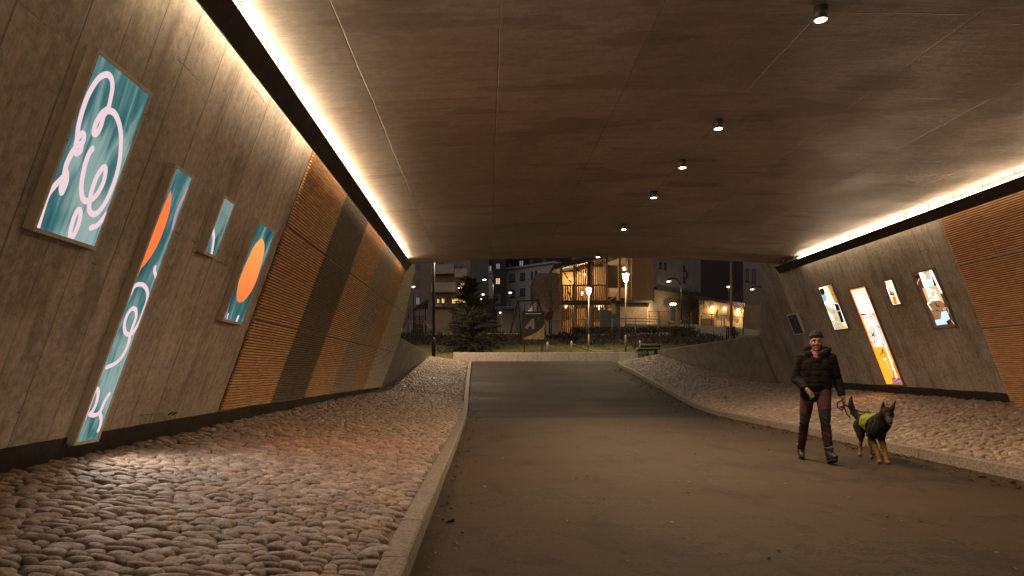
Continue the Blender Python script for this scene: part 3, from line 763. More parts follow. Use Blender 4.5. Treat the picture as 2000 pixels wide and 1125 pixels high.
a.poly([(465,882),(548,862),(552,765),(628,748),(672,862),(620,900),(640,932),(490,952)], 'p_sky'); a.smooth([(622,900),(650,880),(690,890),(660,925),(640,915)], 'p_navy')
a.line([(405,192),(552,498)], .05, 'white', False); a.line([(430,200),(470,290)], .02, 'p_rose', False); a.line([(395,640),(370,655),(420,735)], .02, 'white'); a.line([(690,880),(728,930)], .018, 'p_tan'); a.line([(630,705),(650,740),(655,790)], .02, 'p_rose'); a.done(r)
r, rect = artbox(WR, ((1539,617),(1554,614),(1570,650),(1551,653)), 'unlit dark box with a faint blue print on the brushed end wall', .05, .03, mat='frame', group=G2)
t = NT('unlit_blue_print'); c = t.ramp(t.noise(t.pos((1,2,2)), 4, 5, .7, .8), [(.35, (.02,.022,.032)), (.6, (.04,.05,.085)), (.75, (.11,.07,.06))]); t.bsdf(c, .25)
a = Art(WR, rect, t.m, (1500,560), 5.36); m['faint'] = M('print_faint_line', (.16,.17,.2), .4, 0, .2, 8, 0)
a.line([(275,320),(290,400),(280,480)], .02, 'faint'); a.line([(215,335),(250,325),(290,345)], .02, 'faint'); a.done(r)
# ------------------------------------------------------------------ ground beyond
TZ = [(20,1.9),(31,1.9),(34.3,2.08),(36,2.25),(40,2.85),(45,3.62),(46,3.72),(60,4.70),(80,5.6),(150,6.5),(420,9)]
def gz(x, y):
    if y < 34.35:
        if -2.3 < x < 7.2 and y >= 30: return pathz(y)-.06
        return interp(y, [(20,1.9),(31,1.84),(34.35,1.98)])-.02
    return interp(y, TZ)+.05*mnoise.noise((x*.25, y*.25, 0))
mb = MB(); xs = sorted(set(list(np.linspace(-160,-12,16))+list(np.arange(-12,24.1,1.2))+list(np.linspace(24,170,16)))); ys = sorted(set(list(np.arange(22,60,1.0))+[34.34,34.36]+list(np.linspace(60,420,20))))
idx = {}
for i, y in enumerate(ys):
    for j, x in enumerate(xs): idx[i,j] = len(mb.v); mb.v.append((x, y, gz(x, y)))
for i in range(len(ys)-1):
    for j in range(len(xs)-1):
        if ys[i] < 31 and xs[j+1] > -2.9 and xs[j] < 8.4: continue
        mb.f.append((idx[i,j], idx[i,j+1], idx[i+1,j+1], idx[i+1,j])); mb.mi.append(0); mb.sm.append(True)
struct('lawn', 'dark lawn rising behind the seat wall', mb, 'grass')
# grass blades near the seat wall
mb = MB()
for i in range(9000):
    x, y = random.uniform(-6, 14), 34.5+random.random()**1.5*13; z = gz(x, y); h = random.uniform(.03, .09); a = random.random()*6.3; w = .012
    mb.add([(x-w*math.cos(a), y-w*math.sin(a), z-.01), (x+w*math.cos(a), y+w*math.sin(a), z-.01), (x+random.uniform(-.04,.04), y+random.uniform(-.04,.04), z+h)], [(0,1,2)])
tag(mb.build('grass', 'grass'), 'short rough grass on the lawn behind the seat wall', 'grass', None, 'stuff')

# seat wall: pale granite blocks in a shallow arc
mb = MB(); pts = [(at(px, py, d)) for px, py, d in ((885,706,34.1),(950,706,34.2),(1011,706,34.25),(1050,706,34.25),(1111,706,34.2),(1145,706,34.1),(1168,706.5,34.0),(1209,707,33.7),(1246,706,33.1))]
for a, b in zip(pts, pts[1:]):
    d = (b-a).normalized(); n = Vector((-d.y, d.x, 0)); a2, b2 = a+d*.006, b-d*.006; h = 2.205 if True else 0
    q = lambda p, o, z: (p.x+n.x*o, p.y+n.y*o, z)
    z0 = 1.6; z1 = 2.205; c = .012
    mb.hexa([q(a2,0,z0), q(b2,0,z0), q(b2,.45,z0), q(a2,.45,z0), q(a2,0,z1-c), q(b2,0,z1-c), q(b2,.45,z1-c), q(a2,.45,z1-c)])
    mb.hexa([q(a2,.001,z1-c), q(b2,.001,z1-c), q(b2,.449,z1-c), q(a2,.449,z1-c), q(a2,c,z1), q(b2,c,z1), q(b2,.45-c,z1), q(a2,.45-c,z1)])
tag(mb.build('seat_wall', 'seat'), 'low pale granite seat wall across the far end of the path', 'seat wall')

# ------------------------------------------------------------------ facades
class Facade:
    """vertical plane through two sight lines at given distances"""
    def __init__(s, pxa, da, pxb, db):
        s.A = at(pxa, 730, da); s.B = at(pxb, 730, db); s.A.z = s.B.z = 0
        s.d = (s.B-s.A); s.L = s.d.length; s.d.normalize(); s.n = Vector((s.d.y, -s.d.x, 0))
        if s.n.y > 0: s.n = -s.n
    def hit(s, px, py):
        r = Vector(((px-950)/F, 1)); # x = r.x*y
        # (y*rx - Ax)*n.x + (y - Ay)*n.y = 0
        y = (s.A.x*s.n.x+s.A.y*s.n.y)/(r.x*s.n.x+s.n.y)
        p = Vector((y*r.x, y, 0)); return (p-s.A).dot(s.d), EYE+(730-py)/F*y
    def P(s, u, z, o=0): q = s.A+s.d*u+s.n*o; return (q.x, q.y, z)
    def sz(s, u0, u1, z0, z1, o0, o1, mb, mi=0):
        mb.hexa([s.P(u0,z0,o0), s.P(u1,z0,o0), s.P(u1,z0,o1), s.P(u0,z0,o1), s.P(u0,z1,o0), s.P(u1,z1,o0), s.P(u1,z1,o1), s.P(u0,z1,o1)], mi)
    def px(s, x0, y0, x1, y1, o0, o1, mb, mi=0):
        u0, zt = s.hit(x0, y0); u1, _ = s.hit(x1, y0); _, zb = s.hit(x0, y1); s.sz(u0, u1, zb, zt, o0, o1, mb, mi)
    def window(s, x0, y0, x1, y1, root, pane, fr='win_frame', bars=1, o=.0):
        u0, zt = s.hit(x0, y0); u1, _ = s.hit(x1, y0); _, zb = s.hit(x0, y1); f = .09*max(1, s.A.y/90)
        mb = MB()
        s.sz(u0, u1, zb, zb+f, o, o+.06, mb); s.sz(u0, u1, zt-f, zt, o, o+.06, mb); s.sz(u0, u0+f, zb+f, zt-f, o, o+.06, mb); s.sz(u1-f, u1, zb+f, zt-f, o, o+.06, mb)
        for k in range(bars):
            c = u0+(u1-u0)*(k+1)/(bars+1); s.sz(c-f/2, c+f/2, zb+f, zt-f, o+.002, o+.055, mb)
        w = mb.build('window', fr, root); mb = MB(); s.sz(u0+f*.5, u1-f*.5, zb+f*.5, zt-f*.5, o+.004, o+.02, mb); mb.build('pane', pane, w)
        mb = MB(); s.sz(u0-.06, u1+.06, zb-.10, zb-.003, o+.002, o+.14, mb); mb.build('sill', fr, w)
        return w
m['win_frame'] = M('window_frame_grey', (.16,.155,.15), .6, 0, .2, 9, 0); m['win_frame_d'] = M('window_frame_dark', (.03,.028,.028), .6, 0, .2, 9, 0)
t = NT('dark_window_glass'); t.bsdf((.02,.026,.04,1), .35, 0, None, .25, (.25,.33,.5,1), .010); m['glass'] = t.m
m['litwin'] = E('lit_curtained_window', (1,.60,.20), .45); m['litwin_o'] = E('lit_orange_window', (1,.35,.10), .4); m['litwin_p'] = E('lit_pink_window', (.85,.50,.34), .30); m['litwin_w'] = E('lit_pale_window', (.50,.52,.62), .10)
m['render_p'] = M('pinkish_render', (.26,.215,.20), .85, 0, .15, 3, .1); m['balc'] = M('balcony_concrete', (.44,.38,.33), .8, 0, .15, 4, .1)
m['render_w'] = M('white_render', (.62,.58,.56), .85, 0, .10, 2, .1); m['brick_d'] = M('dark_brick', (.085,.065,.055), .85, 0, .3, 8, .2); m['roof_d'] = M('dark_roof', (.028,.027,.030), .7, 0, .3, 5, .1)
m['clad_g'] = M('grey_vertical_cladding', (.19,.18,.175), .6, 0, .3, 5, .1, (4,4,.2)); m['brown_w'] = M('brown_render', (.20,.145,.10), .85, 0, .3, 6, .2)
m['tim_w'] = M('warm_timber_boards', (.33,.185,.085), .65, 0, .35, 4, .1, (7,7,.3)); m['tim_d'] = M('dark_timber', (.09,.055,.03), .7, 0, .3, 6, .1, (5,5,.4)); m['tim_p'] = M('pale_timber_boards', (.42,.31,.18), .65, 0, .3, 4, .1, (6,6,.3))
m['blue_roof'] = M('dark_blue_roof', (.030,.045,.10), .5, 0, .3, 5, .1); m['shed_w'] = M('dark_shed_boards', (.055,.045,.038), .8, 0, .3, 6, .1)
m['galv'] = M('galvanised_post', (.32,.31,.29), .45, .5, .2, 14, .05); m['black'] = M('black_painted_steel', (.010,.010,.010), .4, .2, .3, 9, 0)
m['bark'] = M('bark', (.07,.055,.04), .9, 0, .4, 14, .4); m['wood_d'] = M('play_timber', (.07,.04,.025), .8, 0, .3, 9, .1)
m['pole_b'] = M('brown_mast', (.16,.105,.06), .55, .1, .25, 5, .05)
m['lamp_w'] = E('lamp_glow', (1,.76,.42), 4); m['lamp_s'] = E('lamp_glow_small', (1,.74,.40), 2.5); m['lantern'] = E('lantern_glass_glow', (1,.82,.48), 5)

# left apartment block
f = Facade(700, 104, 918, 100)
b = thing('apartment_building', 'pinkish apartment block with pale balconies, farthest left beyond the tree', 'building', f.P(f.L/2, 5))
mb = MB(); f.sz(0, f.L+.05, 3, 28, -12, 0, mb); mb.build('wall', 'render_p', b)
for (x0,y0,x1,y1,dp) in ((849,520,892,538,1.6),(893,528,917,544,1.5),(848,555,895,573,1.6),(849,596,867,606,1.4)):
    mb = MB(); u0, z1 = f.hit(x0, y0); u1, _ = f.hit(x1, y0); _, z0 = f.hit(x0, y1)
    f.sz(u0, u1, z0, z0+.2, .002, dp, mb); f.sz(u0, u1, z0+.2, z1, dp-.12, dp, mb); f.sz(u0, u0+.12, z0+.2, z1, .002, dp-.12, mb); f.sz(u1-.12, u1, z0+.2, z1, .002, dp-.12, mb)
    bl = mb.build('balcony', 'balc', b); mb = MB(); f.sz(u0+.1, u1-.1, z1+.12, z1+.17, dp-.08, dp-.04, mb); mb.build('balcony_rail', 'win_frame', bl)
for q in ((812,517,820,526,'glass'),(812,546,820,561,'glass'),(812,580,820.5,596,'litwin_w'),(853,583,859,593,'litwin'),(862,582,869,593,'litwin'),(898,553,908,562,'litwin_o'),(897,520,905,528,'glass'),(855,512,868,520,'glass'),(870,545,882,555,'glass'),(882,582,910,594,'litwin')): f.window(*q[:4], b, m[q[4]])
# festoon bulbs on the terrace
r = thing('festoon_lights', 'row of small bulbs glowing on a terrace above the spruce tip', 'string lights', at(905,562,97))
mb = MB(); mb.tube([at(896,562,97), at(905,562.6,97), at(919,563,97)], .02, 5); mb.build('cable', 'black', r)
for px in (896.5,902,906.5,910.5,918.5):
    mb = MB(); mb.ball(at(px,562.6,96.95), .11, 8); mb.build('bulb', 'lamp_s', r)

# white block with dark set-back storey, and brick stair tower
fw = Facade(984, 138, 1084, 129.3)
b = thing('white_apartment_block', 'white rendered block with a dark upper storey, right of the arched lamp', 'building', fw.P(fw.L/2, 5))
ztop = fw.hit(984, 528)[1]
mb = MB(); fw.sz(0, fw.L, 4, ztop, -12, 0, mb); mb.build('wall', 'render_w', b)
mb = MB(); fw.sz(-.3, fw.L+.2, ztop+.003, ztop+.35, -12, .6, mb); mb.build('eave', 'render_w', b)
mb = MB(); fw.sz(.2, fw.L, ztop+.36, ztop+7, -12, -.8, mb); mb.build('upper_storey', 'roof_d', b)
for q in ((995.5,536,1005.3,551),(1016,533.5,1025.6,548),(1037,531,1041,546),(1045,529.5,1049,544.5),(995.5,566,1006,581),(1016,563.6,1026,578.6),(1037,562,1041,577),(1045,560.7,1049,575.5)): fw.window(*q, b, m['glass'], 'win_frame_d', 1 if q[2]-q[0] > 6 else 0)
for x0, y0, x1, y1, g in ((988,513,994,524,'glass'),(1009,508,1018,520.5,'litwin_w'),(1030,507,1036,516,'glass'),(1055,505,1062,513,'glass')): fw.window(x0, y0, x1, y1, b, m[g], bars=1, o=-.79)
fv = Facade(912, 137, 964.5, 134)
b = thing('white_apartment_block', 'smaller white block behind the spruce tip, left of the brick stair tower', 'building', fv.P(fv.L/2, 5))
zt = fv.hit(930, 536)[1]
mb = MB(); fv.sz(0, fv.L, 4, zt, -11, 0, mb); mb.build('wall', 'render_w', b)
mb = MB(); fv.sz(-.2, fv.L, zt+.003, zt+.4, -11, .5, mb); mb.build('eave', 'render_w', b)
mb = MB(); fv.sz(0, fv.L, zt+.41, zt+7, -11, -.6, mb); mb.build('upper_storey', 'roof_d', b)
for x0, y0, x1, y1, g, o in ((918,548,926,561,'glass',0),(936,545,944,559,'glass',0),(929.5,522,939,533,'litwin_w',-.59),(948,518,958,530.5,'litwin_w',-.59)): fv.window(x0, y0, x1, y1, b, m[g], 'win_frame_d' if o == 0 else 'win_frame', 1, o)
fb = Facade(963.5, 133, 989, 133)
b = thing('brick_tower', 'dark brick stair tower with one pink lit window, between two white blocks', 'building', fb.P(fb.L/2, 5))
mb = MB(); fb.sz(0, fb.L, 4, 27, -10, 0, mb); mb.build('wall', 'brick_d', b)
for q in ((967.6,542.5,977.3,556,'litwin_p'),(968,514,977,526,'litwin_w'),(968,574,978,594,'glass')): fb.window(*q[:4], b, m[q[4]])

# dark sloping-roofed shed and blue-roofed hut behind the playground
def hut(name, label, px0, px1, yt0, yt1, ybase, d, depth, wallm, roofm, rise=.0, over=.25, thick=.22):
    f = Facade(px0, d, px1, d); r = thing(name, label, 'shed', f.P(f.L/2, interp(d, TZ)))
    _, z0 = f.hit(px0, ybase); _, za = f.hit(px0, yt0); _, zb_ = f.hit(px0, yt1)
    mb = MB(); mb.hexa([f.P(0,z0,-depth), f.P(f.L,z0,-depth), f.P(f.L,z0,0), f.P(0,z0,0), f.P(0,za+rise,-depth), f.P(f.L,zb_+rise,-depth), f.P(f.L,zb_,0), f.P(0,za,0)]); mb.build('wall', wallm, r)
    mb = MB(); q = lambda u, z, o: f.P(u, z, o)
    mb.hexa([q(-over,za+rise+.004,-depth-over), q(f.L+over,zb_+rise+.004,-depth-over), q(f.L+over,zb_+.004,over), q(-over,za+.004,over),
             q(-over,za+rise+thick,-depth-over), q(f.L+over,zb_+rise+thick,-depth-over), q(f.L+over,zb_+thick,over), q(-over,za+thick,over)]); mb.build('roof', roofm, r)
    return r, f
r, f = hut('garden_shed', 'dark hut with a blue roof and one tiny light behind the swings', 971, 1009, 605, 605, 660, 66, 4, 'shed_w', 'blue_roof', .55)
mb = MB(); mb.ball(at(977,611,65.9), .07, 8); mb.build('wall_light', 'lamp_s', r)
hut('garden_shed', 'dark shed with a steep sloping roof, half hidden by the spruce', 938, 968, 600, 583, 660, 68, 4, 'shed_w', 'roof_d', .2)
hut('garden_shed', 'pale timber shed lit warm behind the black lamp post', 849, 884, 603, 605, 660, 72, 3, 'tim_p', 'roof_d', .2)
r, f = hut('garden_shed', 'timber shed with a dark mono-pitch roof, right of the tall lantern', 1211, 1264, 592, 592, 650, 56, 3.5, 'brown_w', 'roof_d', .35, .35, .18)
# its pale lit gable end
f2 = Facade(1264, 56, 1284, 58.5); mb = MB(); z0 = 4; _, za = f2.hit(1264, 592); _, zb_ = f2.hit(1284, 588)
mb.hexa([f2.P(0,z0,-.2), f2.P(f2.L,z0,-.2), f2.P(f2.L,z0,0), f2.P(0,z0,0), f2.P(0,za,-.2), f2.P(f2.L,zb_,-.2), f2.P(f2.L,zb_,0), f2.P(0,za,0)]); mb.build('gable_end', 'tim_p', r)

# timber community hall with slatted galleries
H1 = Facade(1095.5, 62, 1236, 62); Hb = Facade(1095.5, 65.2, 1236, 65.2)
hall = thing('timber_hall', 'glowing timber hall with slatted galleries behind the two lanterns', 'building', H1.P(H1.L/2, 4.7))
mb = MB(); H1.sz(-2.0, H1.L+.05, 4, 10.3, -9, -3.3, mb); H1.sz(0, H1.L+.05, 10.3, 10.9, -9, -3.3, mb); H1.sz(2.2, H1.L+.05, 10.9, 11.35, -9, -3.3, mb); mb.build('back_wall', 'tim_w', hall)
mb = MB(); H1.sz(-2.2, -.08, 4, 10.3, -9, -.2, mb); mb.build('side_wall', 'brown_w', hall)
zf = H1.hit(1100, 587)[1]
mb = MB(); H1.sz(0, H1.L, zf-.42, zf, -3.29, .12, mb); mb.build('gallery_floor', 'tim_d', hall)
zr = H1.hit(1100, 557.5)[1]
mb = MB(); H1.sz(0, H1.hit(1184,557)[0], zr-.06, zr+.06, .03, .12, mb); mb.build('gallery_rail', 'tim_d', hall)
for px in (1095.8,1122,1155,1184.5,1210,1235.5):
    u = H1.hit(px, 600)[0]; top = 10.70+u*.2236
    mb = MB(); H1.sz(u-.11, u+.11, 4.4, top, -.12, .10, mb); mb.build('post', 'tim_w', hall)
def slat_screen(px0, px1, z0, ztop, n, name='slat_screen', mat='tim_d', o=-.06):
    mb = MB(); u0, u1 = H1.hit(px0, 600)[0], H1.hit(px1, 600)[0]
    for i in range(n):
        u = u0+(u1-u0)*(i+.5)/n; zt = ztop if not callable(ztop) else ztop(u)
        H1.sz(u-.05, u+.05, z0, zt, o, o+.09, mb)
    return mb.build(name, mat, hall)
roofz = lambda u: 10.66+u*.2236
slat_screen(1124, 1146, zr, roofz, 5); slat_screen(1157, 1182, zr, roofz, 6); slat_screen(1124, 1182, zf, zr-.07, 14)
slat_screen(1097, 1121, zf, zr-.07, 5); slat_screen(1097, 1120, 4.6, zf-.43, 6); slat_screen(1124, 1153, 4.6, zf-.43, 7); slat_screen(1157, 1183, 4.6, zf-.43, 6)
mb = MB(); H1.sz(H1.hit(1146.5,600)[0], H1.hit(1153,600)[0], zr, roofz(4), -.08, -.02, mb); mb.build('solid_panel', 'tim_d', hall)
u0, u1 = H1.hit(1187,600)[0], H1.hit(1208,600)[0]; z0, z1 = H1.hit(1187,558)[1], H1.hit(1187,509)[1]
mb = MB(); H1.sz(u0, H1.L-.3, z0, z1-.2, -1.6, -1.45, mb); mb.build('gallery_panel', 'tim_d', hall)
mb = MB(); H1.sz(u0, u1, zf, z0-.9, -1.2, -1.1, mb); mb.build('dark_door', 'tim_d', hall)
mb = MB(); H1.sz(u1+.25, H1.L-.25, zf, z0-1.0, -1.2, -1.1, mb); mb.build('dark_door', 'tim_d', hall)
mb = MB(); mb.tube([H1.P(u0+.1, z0-1.4, -.3), H1.P(u0+1.1, z0-.7, -.3)], .06, 6); mb.build('brace', 'tim_w', hall)
mb = MB(); ua, ub = H1.hit(1108,557)[0], H1.hit(1118,586)[0]; mb.tube([H1.P(ua, zr-.1, -.5), H1.P(ub, zf+.1, -.5)], .07, 6); mb.tube([H1.P(ua-.8, zr+2.0, -.6), H1.P(ub, zr+.3, -.6)], .06, 6); mb.build('stair_stringer', 'tim_w', hall)
mb = MB(); q = lambda u, z, o: H1.P(u, z, o)
mb.hexa([q(-.7,10.60,-9), q(H1.L+.3,12.28,-9), q(H1.L+.3,12.28,.9), q(-.7,10.60,.9), q(-.7,10.95,-9), q(H1.L+.3,12.63,-9), q(H1.L+.3,12.63,.9), q(-.7,10.95,.9)]); mb.build('roof', 'roof_d', hall)
mb = MB(); mb.hexa([q(-.6,10.50,.6), q(H1.L+.2,12.14,.6), q(H1.L+.2,12.14,.76), q(-.6,10.50,.76), q(-.6,10.60,.6), q(H1.L+.2,12.24,.6), q(H1.L+.2,12.24,.76), q(-.6,10.60,.76)]); mb.build('eave_board', 'tim_w', hall)
H1.window(1228,520,1235.4,531, hall, m['litwin'], 'tim_d', 0, -3.29); H1.window(1230,538,1235,543.5, hall, m['litwin'], 'tim_d', 1, -3.29); H1.window(1230,544.5,1235,549, hall, m['litwin'], 'tim_d', 1, -3.29)
mb = MB(); H1.sz(H1.hit(1170,605)[0], H1.hit(1197,605)[0], 5.0, H1.hit(1170,607)[1], .3, .4, mb); mb.build('notice_boarding', 'clad_g', hall)
# board-clad wing to the right
H2 = Facade(1236.2, 61.8, 1277, 61.5); mb = MB(); H2.sz(.02, H2.L, 4, 15, -9, 0, mb)
n = 26
for i in range(n): u = H2.L*(i+.5)/n; H2.sz(u-.02, u+.02, 4, 15, .001, .03, mb)
mb.build('boarded_wing', 'tim_w', hall)
for px, py, e in ((1219,525,150),(1136.7,573,150),(1142,536,120),(1112,545,60)):
    p = at(px, py, 62.6 if px == 1219 else 63.6); mb = MB(); mb.ball(p, .16 if px not in (1142,1112) else .07, 12); mb.build('globe_lamp', 'lamp_w', hall); light('POINT', (p.x, p.y-.05, p.z-.1), e, (1,.66,.28), hall, 0)
p = at(1105,600,63.5); mb = MB(); mb.ball(p, .10, 10); mb.build('globe_lamp', 'lamp_s', hall); light('POINT', (p.x, p.y-.2, p.z), 55, (1,.62,.26), hall, 0)
p = at(1170,603,63.5); mb = MB(); mb.ball(p, .10, 10); mb.build('globe_lamp', 'lamp_s', hall); light('POINT', (p.x, p.y-.2, p.z), 60, (1,.62,.26), hall, 0)

# grey clad hall with black anchor plates
G = Facade(1277.5, 61.4, 1364, 66)
b = thing('grey_hall', 'grey clad hall on a brown base, with black I-shaped plates on its gable', 'building', G.P(G.L/2, 4.8))
zc = G.hit(1277.5, 561)[1]
mb = MB(); G.sz(.03, G.L, zc, 16, -10, .25, mb)
for i in range(34): u = .03+(G.L-.03)*(i+.5)/34; G.sz(u-.025, u+.025, zc, 16, .251, .28, mb)
mb.build('cladding', 'clad_g', b)
mb = MB(); G.sz(.03, G.L+.1, 4, zc-.002, -10, 0, mb); mb.build('base_wall', 'brown_w', b)
mb = MB(); G.sz(.0, G.L+.05, zc-.22, zc-.004, .004, .42, mb); mb.build('drip_board', 'roof_d', b)
for px, py in ((1284.4,520),(1294.2,521.5),(1331,525.7),(1336,537.5),(1331,548)):
    u, z = G.hit(px, py); mb = MB(); G.sz(u-.06, u+.06, z-.28, z+.28, .29, .34, mb); G.sz(u-.17, u+.17, z+.20, z+.30, .29, .345, mb); G.sz(u-.17, u+.17, z-.30, z-.20, .29, .345, mb); mb.build('anchor_plate', 'black', b)
G.window(1307,597,1320,628, b, m['glass'], 'tim_w', 0); p = at(1314.6,594,61.4); mb = MB(); mb.cbox(p, (.5,.2,.16)); mb.build('door_lamp', 'lamp_s', b); light('POINT', (p.x-.1, p.y-.5, p.z-.1), 20, (1,.74,.42), b, 0)
# dark tower block
D = Facade(1363.5, 90, 1455, 90)
b = thing('dark_tower_block', 'tall windowless dark brown block behind the brown mast', 'building', D.P(D.L/2, 5.5)); mb = MB(); D.sz(0, D.L, 4, 30, -12, 0, mb); mb.build('wall', 'brick_d', b)
mb = MB(); D.sz(-.1, D.L+.1, 30.003, 30.4, -12.1, .1, mb); mb.build('parapet', 'roof_d', b)
# low lit building
Lw = Facade(1366, 63, 1453, 62)
b = thing('low_timber_building', 'low timber building with three wall lamps under its sloping eave', 'building', Lw.P(Lw.L/2, 4.9))
za, zb_ = Lw.hit(1366, 586)[1], Lw.hit(1453, 601)[1]
mb = MB(); mb.hexa([Lw.P(0,4,-6), Lw.P(Lw.L,4,-6), Lw.P(Lw.L,4,0), Lw.P(0,4,0), Lw.P(0,za,-6), Lw.P(Lw.L,zb_,-6), Lw.P(Lw.L,zb_,0), Lw.P(0,za,0)]); mb.build('wall', 'tim_p', b)
mb = MB(); mb.hexa([Lw.P(-.3,za+.02,-6), Lw.P(Lw.L,zb_+.02,-6), Lw.P(Lw.L,zb_+.02,1.0), Lw.P(-.3,za+.02,1.0), Lw.P(-.3,za+.3,-6), Lw.P(Lw.L,zb_+.3,-6), Lw.P(Lw.L,zb_+.3,1.0), Lw.P(-.3,za+.3,1.0)]); mb.build('roof', 'roof_d', b)
for px in (1397,1418,1432): u = Lw.hit(px,620)[0]; mb = MB(); Lw.sz(u-.1, u+.1, 4, zb_-.15, .002, .12, mb); mb.build('pilaster', 'tim_w', b)
mb = MB(); u0_ = Lw.hit(1371,610)[0]; Lw.sz(u0_, u0_+1.0, 4, zb_-.9, .002, .05, mb); mb.build('door', 'tim_d', b)
for px, py, e in ((1391,601,11),(1441,606,11),(1415,603,2)):
    u, z = Lw.hit(px, py); p = Vector(Lw.P(u, z, .12)); mb = MB(); mb.cbox(p, (.18,.16,.22)); mb.build('wall_lamp', 'lamp_s', b); light('POINT', (p.x, p.y-.22, p.z-.2), e, (1,.66,.30), b, 0)
Rb = Facade(1451, 74, 1560, 72)
b = thing('corner_building', 'pale building with two tall dark windows beside the right portal', 'building', Rb.P(Rb.L/2, 5.2)); zs = Rb.hit(1452, 597)[1]
mb = MB(); Rb.sz(.02, Rb.L, zs, 22, -10, 0, mb); mb.build('upper_wall', 'render_p', b)
mb = MB(); Rb.sz(.02, Rb.L, 4, zs-.003, -10, .12, mb)
for i in range(24): u = Rb.L*(i+.5)/24; Rb.sz(u-.02, u+.02, 4, zs-.003, .121, .15, mb)
mb.build('boarded_base', 'tim_p', b)
for q in ((1456.6,525,1463,550),(1468.6,526,1476,552)): Rb.window(*q, b, m['glass'], 'win_frame_d', 0)

# ramp wall in front of the low buildings
def strip_wall(name, label, pts, h0, thick, mat, cat='wall'):
    mb = MB()
    for (ax, ay, ad), (bx, by, bd) in zip(pts, pts[1:]):
        a, b2 = at(ax, ay, ad), at(bx, by, bd); n = Vector((0, thick, 0))
        mb.hexa([(a.x,a.y,h0), (b2.x,b2.y,h0), (b2.x,b2.y+thick,h0), (a.x,a.y+thick,h0), a, b2, b2+n, a+n])
    return tag(mb.build(name, mat), label, cat)
m['ramp_w'] = M('pale_ramp_concrete', (.42,.37,.30), .8, 0, .2, 3, .1)
strip_wall('ramp_wall', 'long pale concrete ramp wall behind the pine, below the lit buildings', ((1222,632,51),(1270,634,51),(1353,633,50),(1420,639,50),(1490,645,50)), 3.2, .2, 'ramp_w')
strip_wall('path_edging', 'thin pale edging along the foot of the wire fence', ((700,656.5,45.2),(865,656,45.2),(1000,656,45.2),(1100,654,45.2),(1242,651,45.2),(1310,649,45.4)), 2.8, .12, 'ramp_w', 'edging')

# wire fence
def fence(name, label, pts, posts, wires, hpost=.95, mat='galv', cat='fence'):
    A = [at(*p) for p in pts]; r = thing(name, label, cat, A[0])
    for w in wires:
        mb = MB(); mb.tube([(p.x, p.y, p.z+hpost*w[0]) for p in A], w[1], 6); mb.build('top_rail' if w[0] > .9 else 'fence_wire', mat, r)
    L = [0]
    for a, b2 in zip(A, A[1:]): L.append(L[-1]+(b2-a).length)
    for px in posts:
        for a, b2, p, q in zip(A, A[1:], pts, pts[1:]):
            if p[0] <= px <= q[0]:
                o = a.lerp(b2, (px-p[0])/(q[0]-p[0])); mb = MB(); mb.tube([(o.x, o.y, o.z-.3), (o.x, o.y, o.z+hpost+.01)], .027, 8); mb.build('fence_post', mat, r); break
    # mesh infill: one sheet of thin wires
    mb = MB()
    for a, b2 in zip(A, A[1:]):
        n = int((b2-a).length/.12)
        for i in range(n): o = a.lerp(b2, (i+.5)/n); mb.tube([(o.x, o.y, o.z+.04), (o.x, o.y, o.z+hpost)], .0035, 3, cap=False)
    g = mb.build('wire_mesh', mat, r); return r
fence('wire_fence', 'galvanised wire fence with a top rail across the playground', ((660,656,45),(862,655.5,45),(1000,655,45),(1095,653.5,45),(1242,650,45)), (680,740,786,801,862,921,980,1040,1091,1145,1195,1241), ((1,.022),(.03,.012),(.5,.005)))
fence('handrail', 'bright double metal handrail beside the timber shed', ((1196,636,49),(1242,636,49),(1290,638,49)), (1196,1241,1289), ((1,.03),(.62,.026)), .52, cat='handrail')
fence('mesh_fence', 'taller dark mesh fence in front of the brown hall wall', ((1266,650,50.8),(1300,650,50.8),(1352,650,50.8)), (1268,1287,1318,1350), ((1,.018),(.75,.012),(.4,.012)), 1.6, 'pole_b')
fence('ramp_railing', 'dark railing on top of the pale ramp wall', ((1369,634,50.2),(1420,638.5,50.2),(1453,642,50.2)), (1370,1389,1409,1430,1452), ((1,.02),(.05,.015)), .82, 'black', cat='railing')

# ------------------------------------------------------------------ lamps
def arc_lamp(label, d, px, ybase, ytop, headx, heady, glow=True, energy=60, grp='arched street lamps', thick=.06, mat='black', headonly=False):
    b0 = at(px, ybase, d); top = at(px, ytop, d); hd = at(headx, heady, d)
    r = thing('arched_street_lamp', label, 'street lamp', b0, grp)
    dx = hd.x-top.x; zt = hd.z+abs(dx)*.12+.12
    path = [b0-Vector((0,0,.2)), Vector((top.x, d, top.z-(zt-top.z)*.1))]
    for k in range(1, 9):
        th = k/8*math.pi/2; path.append(Vector((top.x+dx*.62*(1-math.cos(th)), d, top.z+(zt-top.z)*math.sin(th))))
    path.append(Vector((hd.x, d, zt-.03)))
    mb = MB(); mb.tube(path, [thick]*2+[thick*.7]*(len(path)-2), 8); mb.build('lamp_post', mat, r)
    mb = MB(); mb.lathe((b0.x, b0.y, b0.z-.05), [(thick*1.5, 0), (thick*1.5, .9), (thick*1.1, .95)], 10); mb.build('base_sleeve', mat, r)
    mb = MB(); mb.lathe((hd.x, d, hd.z), [(.24, 0), (.23, .05), (.12, .14), (.05, .2), (.03, .26)], 14); mb.build('lamp_shade', mat, r)
    mb = MB(); mb.lathe((hd.x, d, hd.z-.006), [(.14, -.025), (.17, .003)], 14); mb.build('lamp_glass', 'lamp_w' if glow else 'glass', r)
    if glow and energy: light('SPOT', (hd.x, d, hd.z-.08), energy, (1,.70,.40), r, 0, R(150), .5)
    return r
arc_lamp('arched lamp in front of the brick stair tower, head to the left', 60, 964, 651, 556, 946, 546, energy=500)
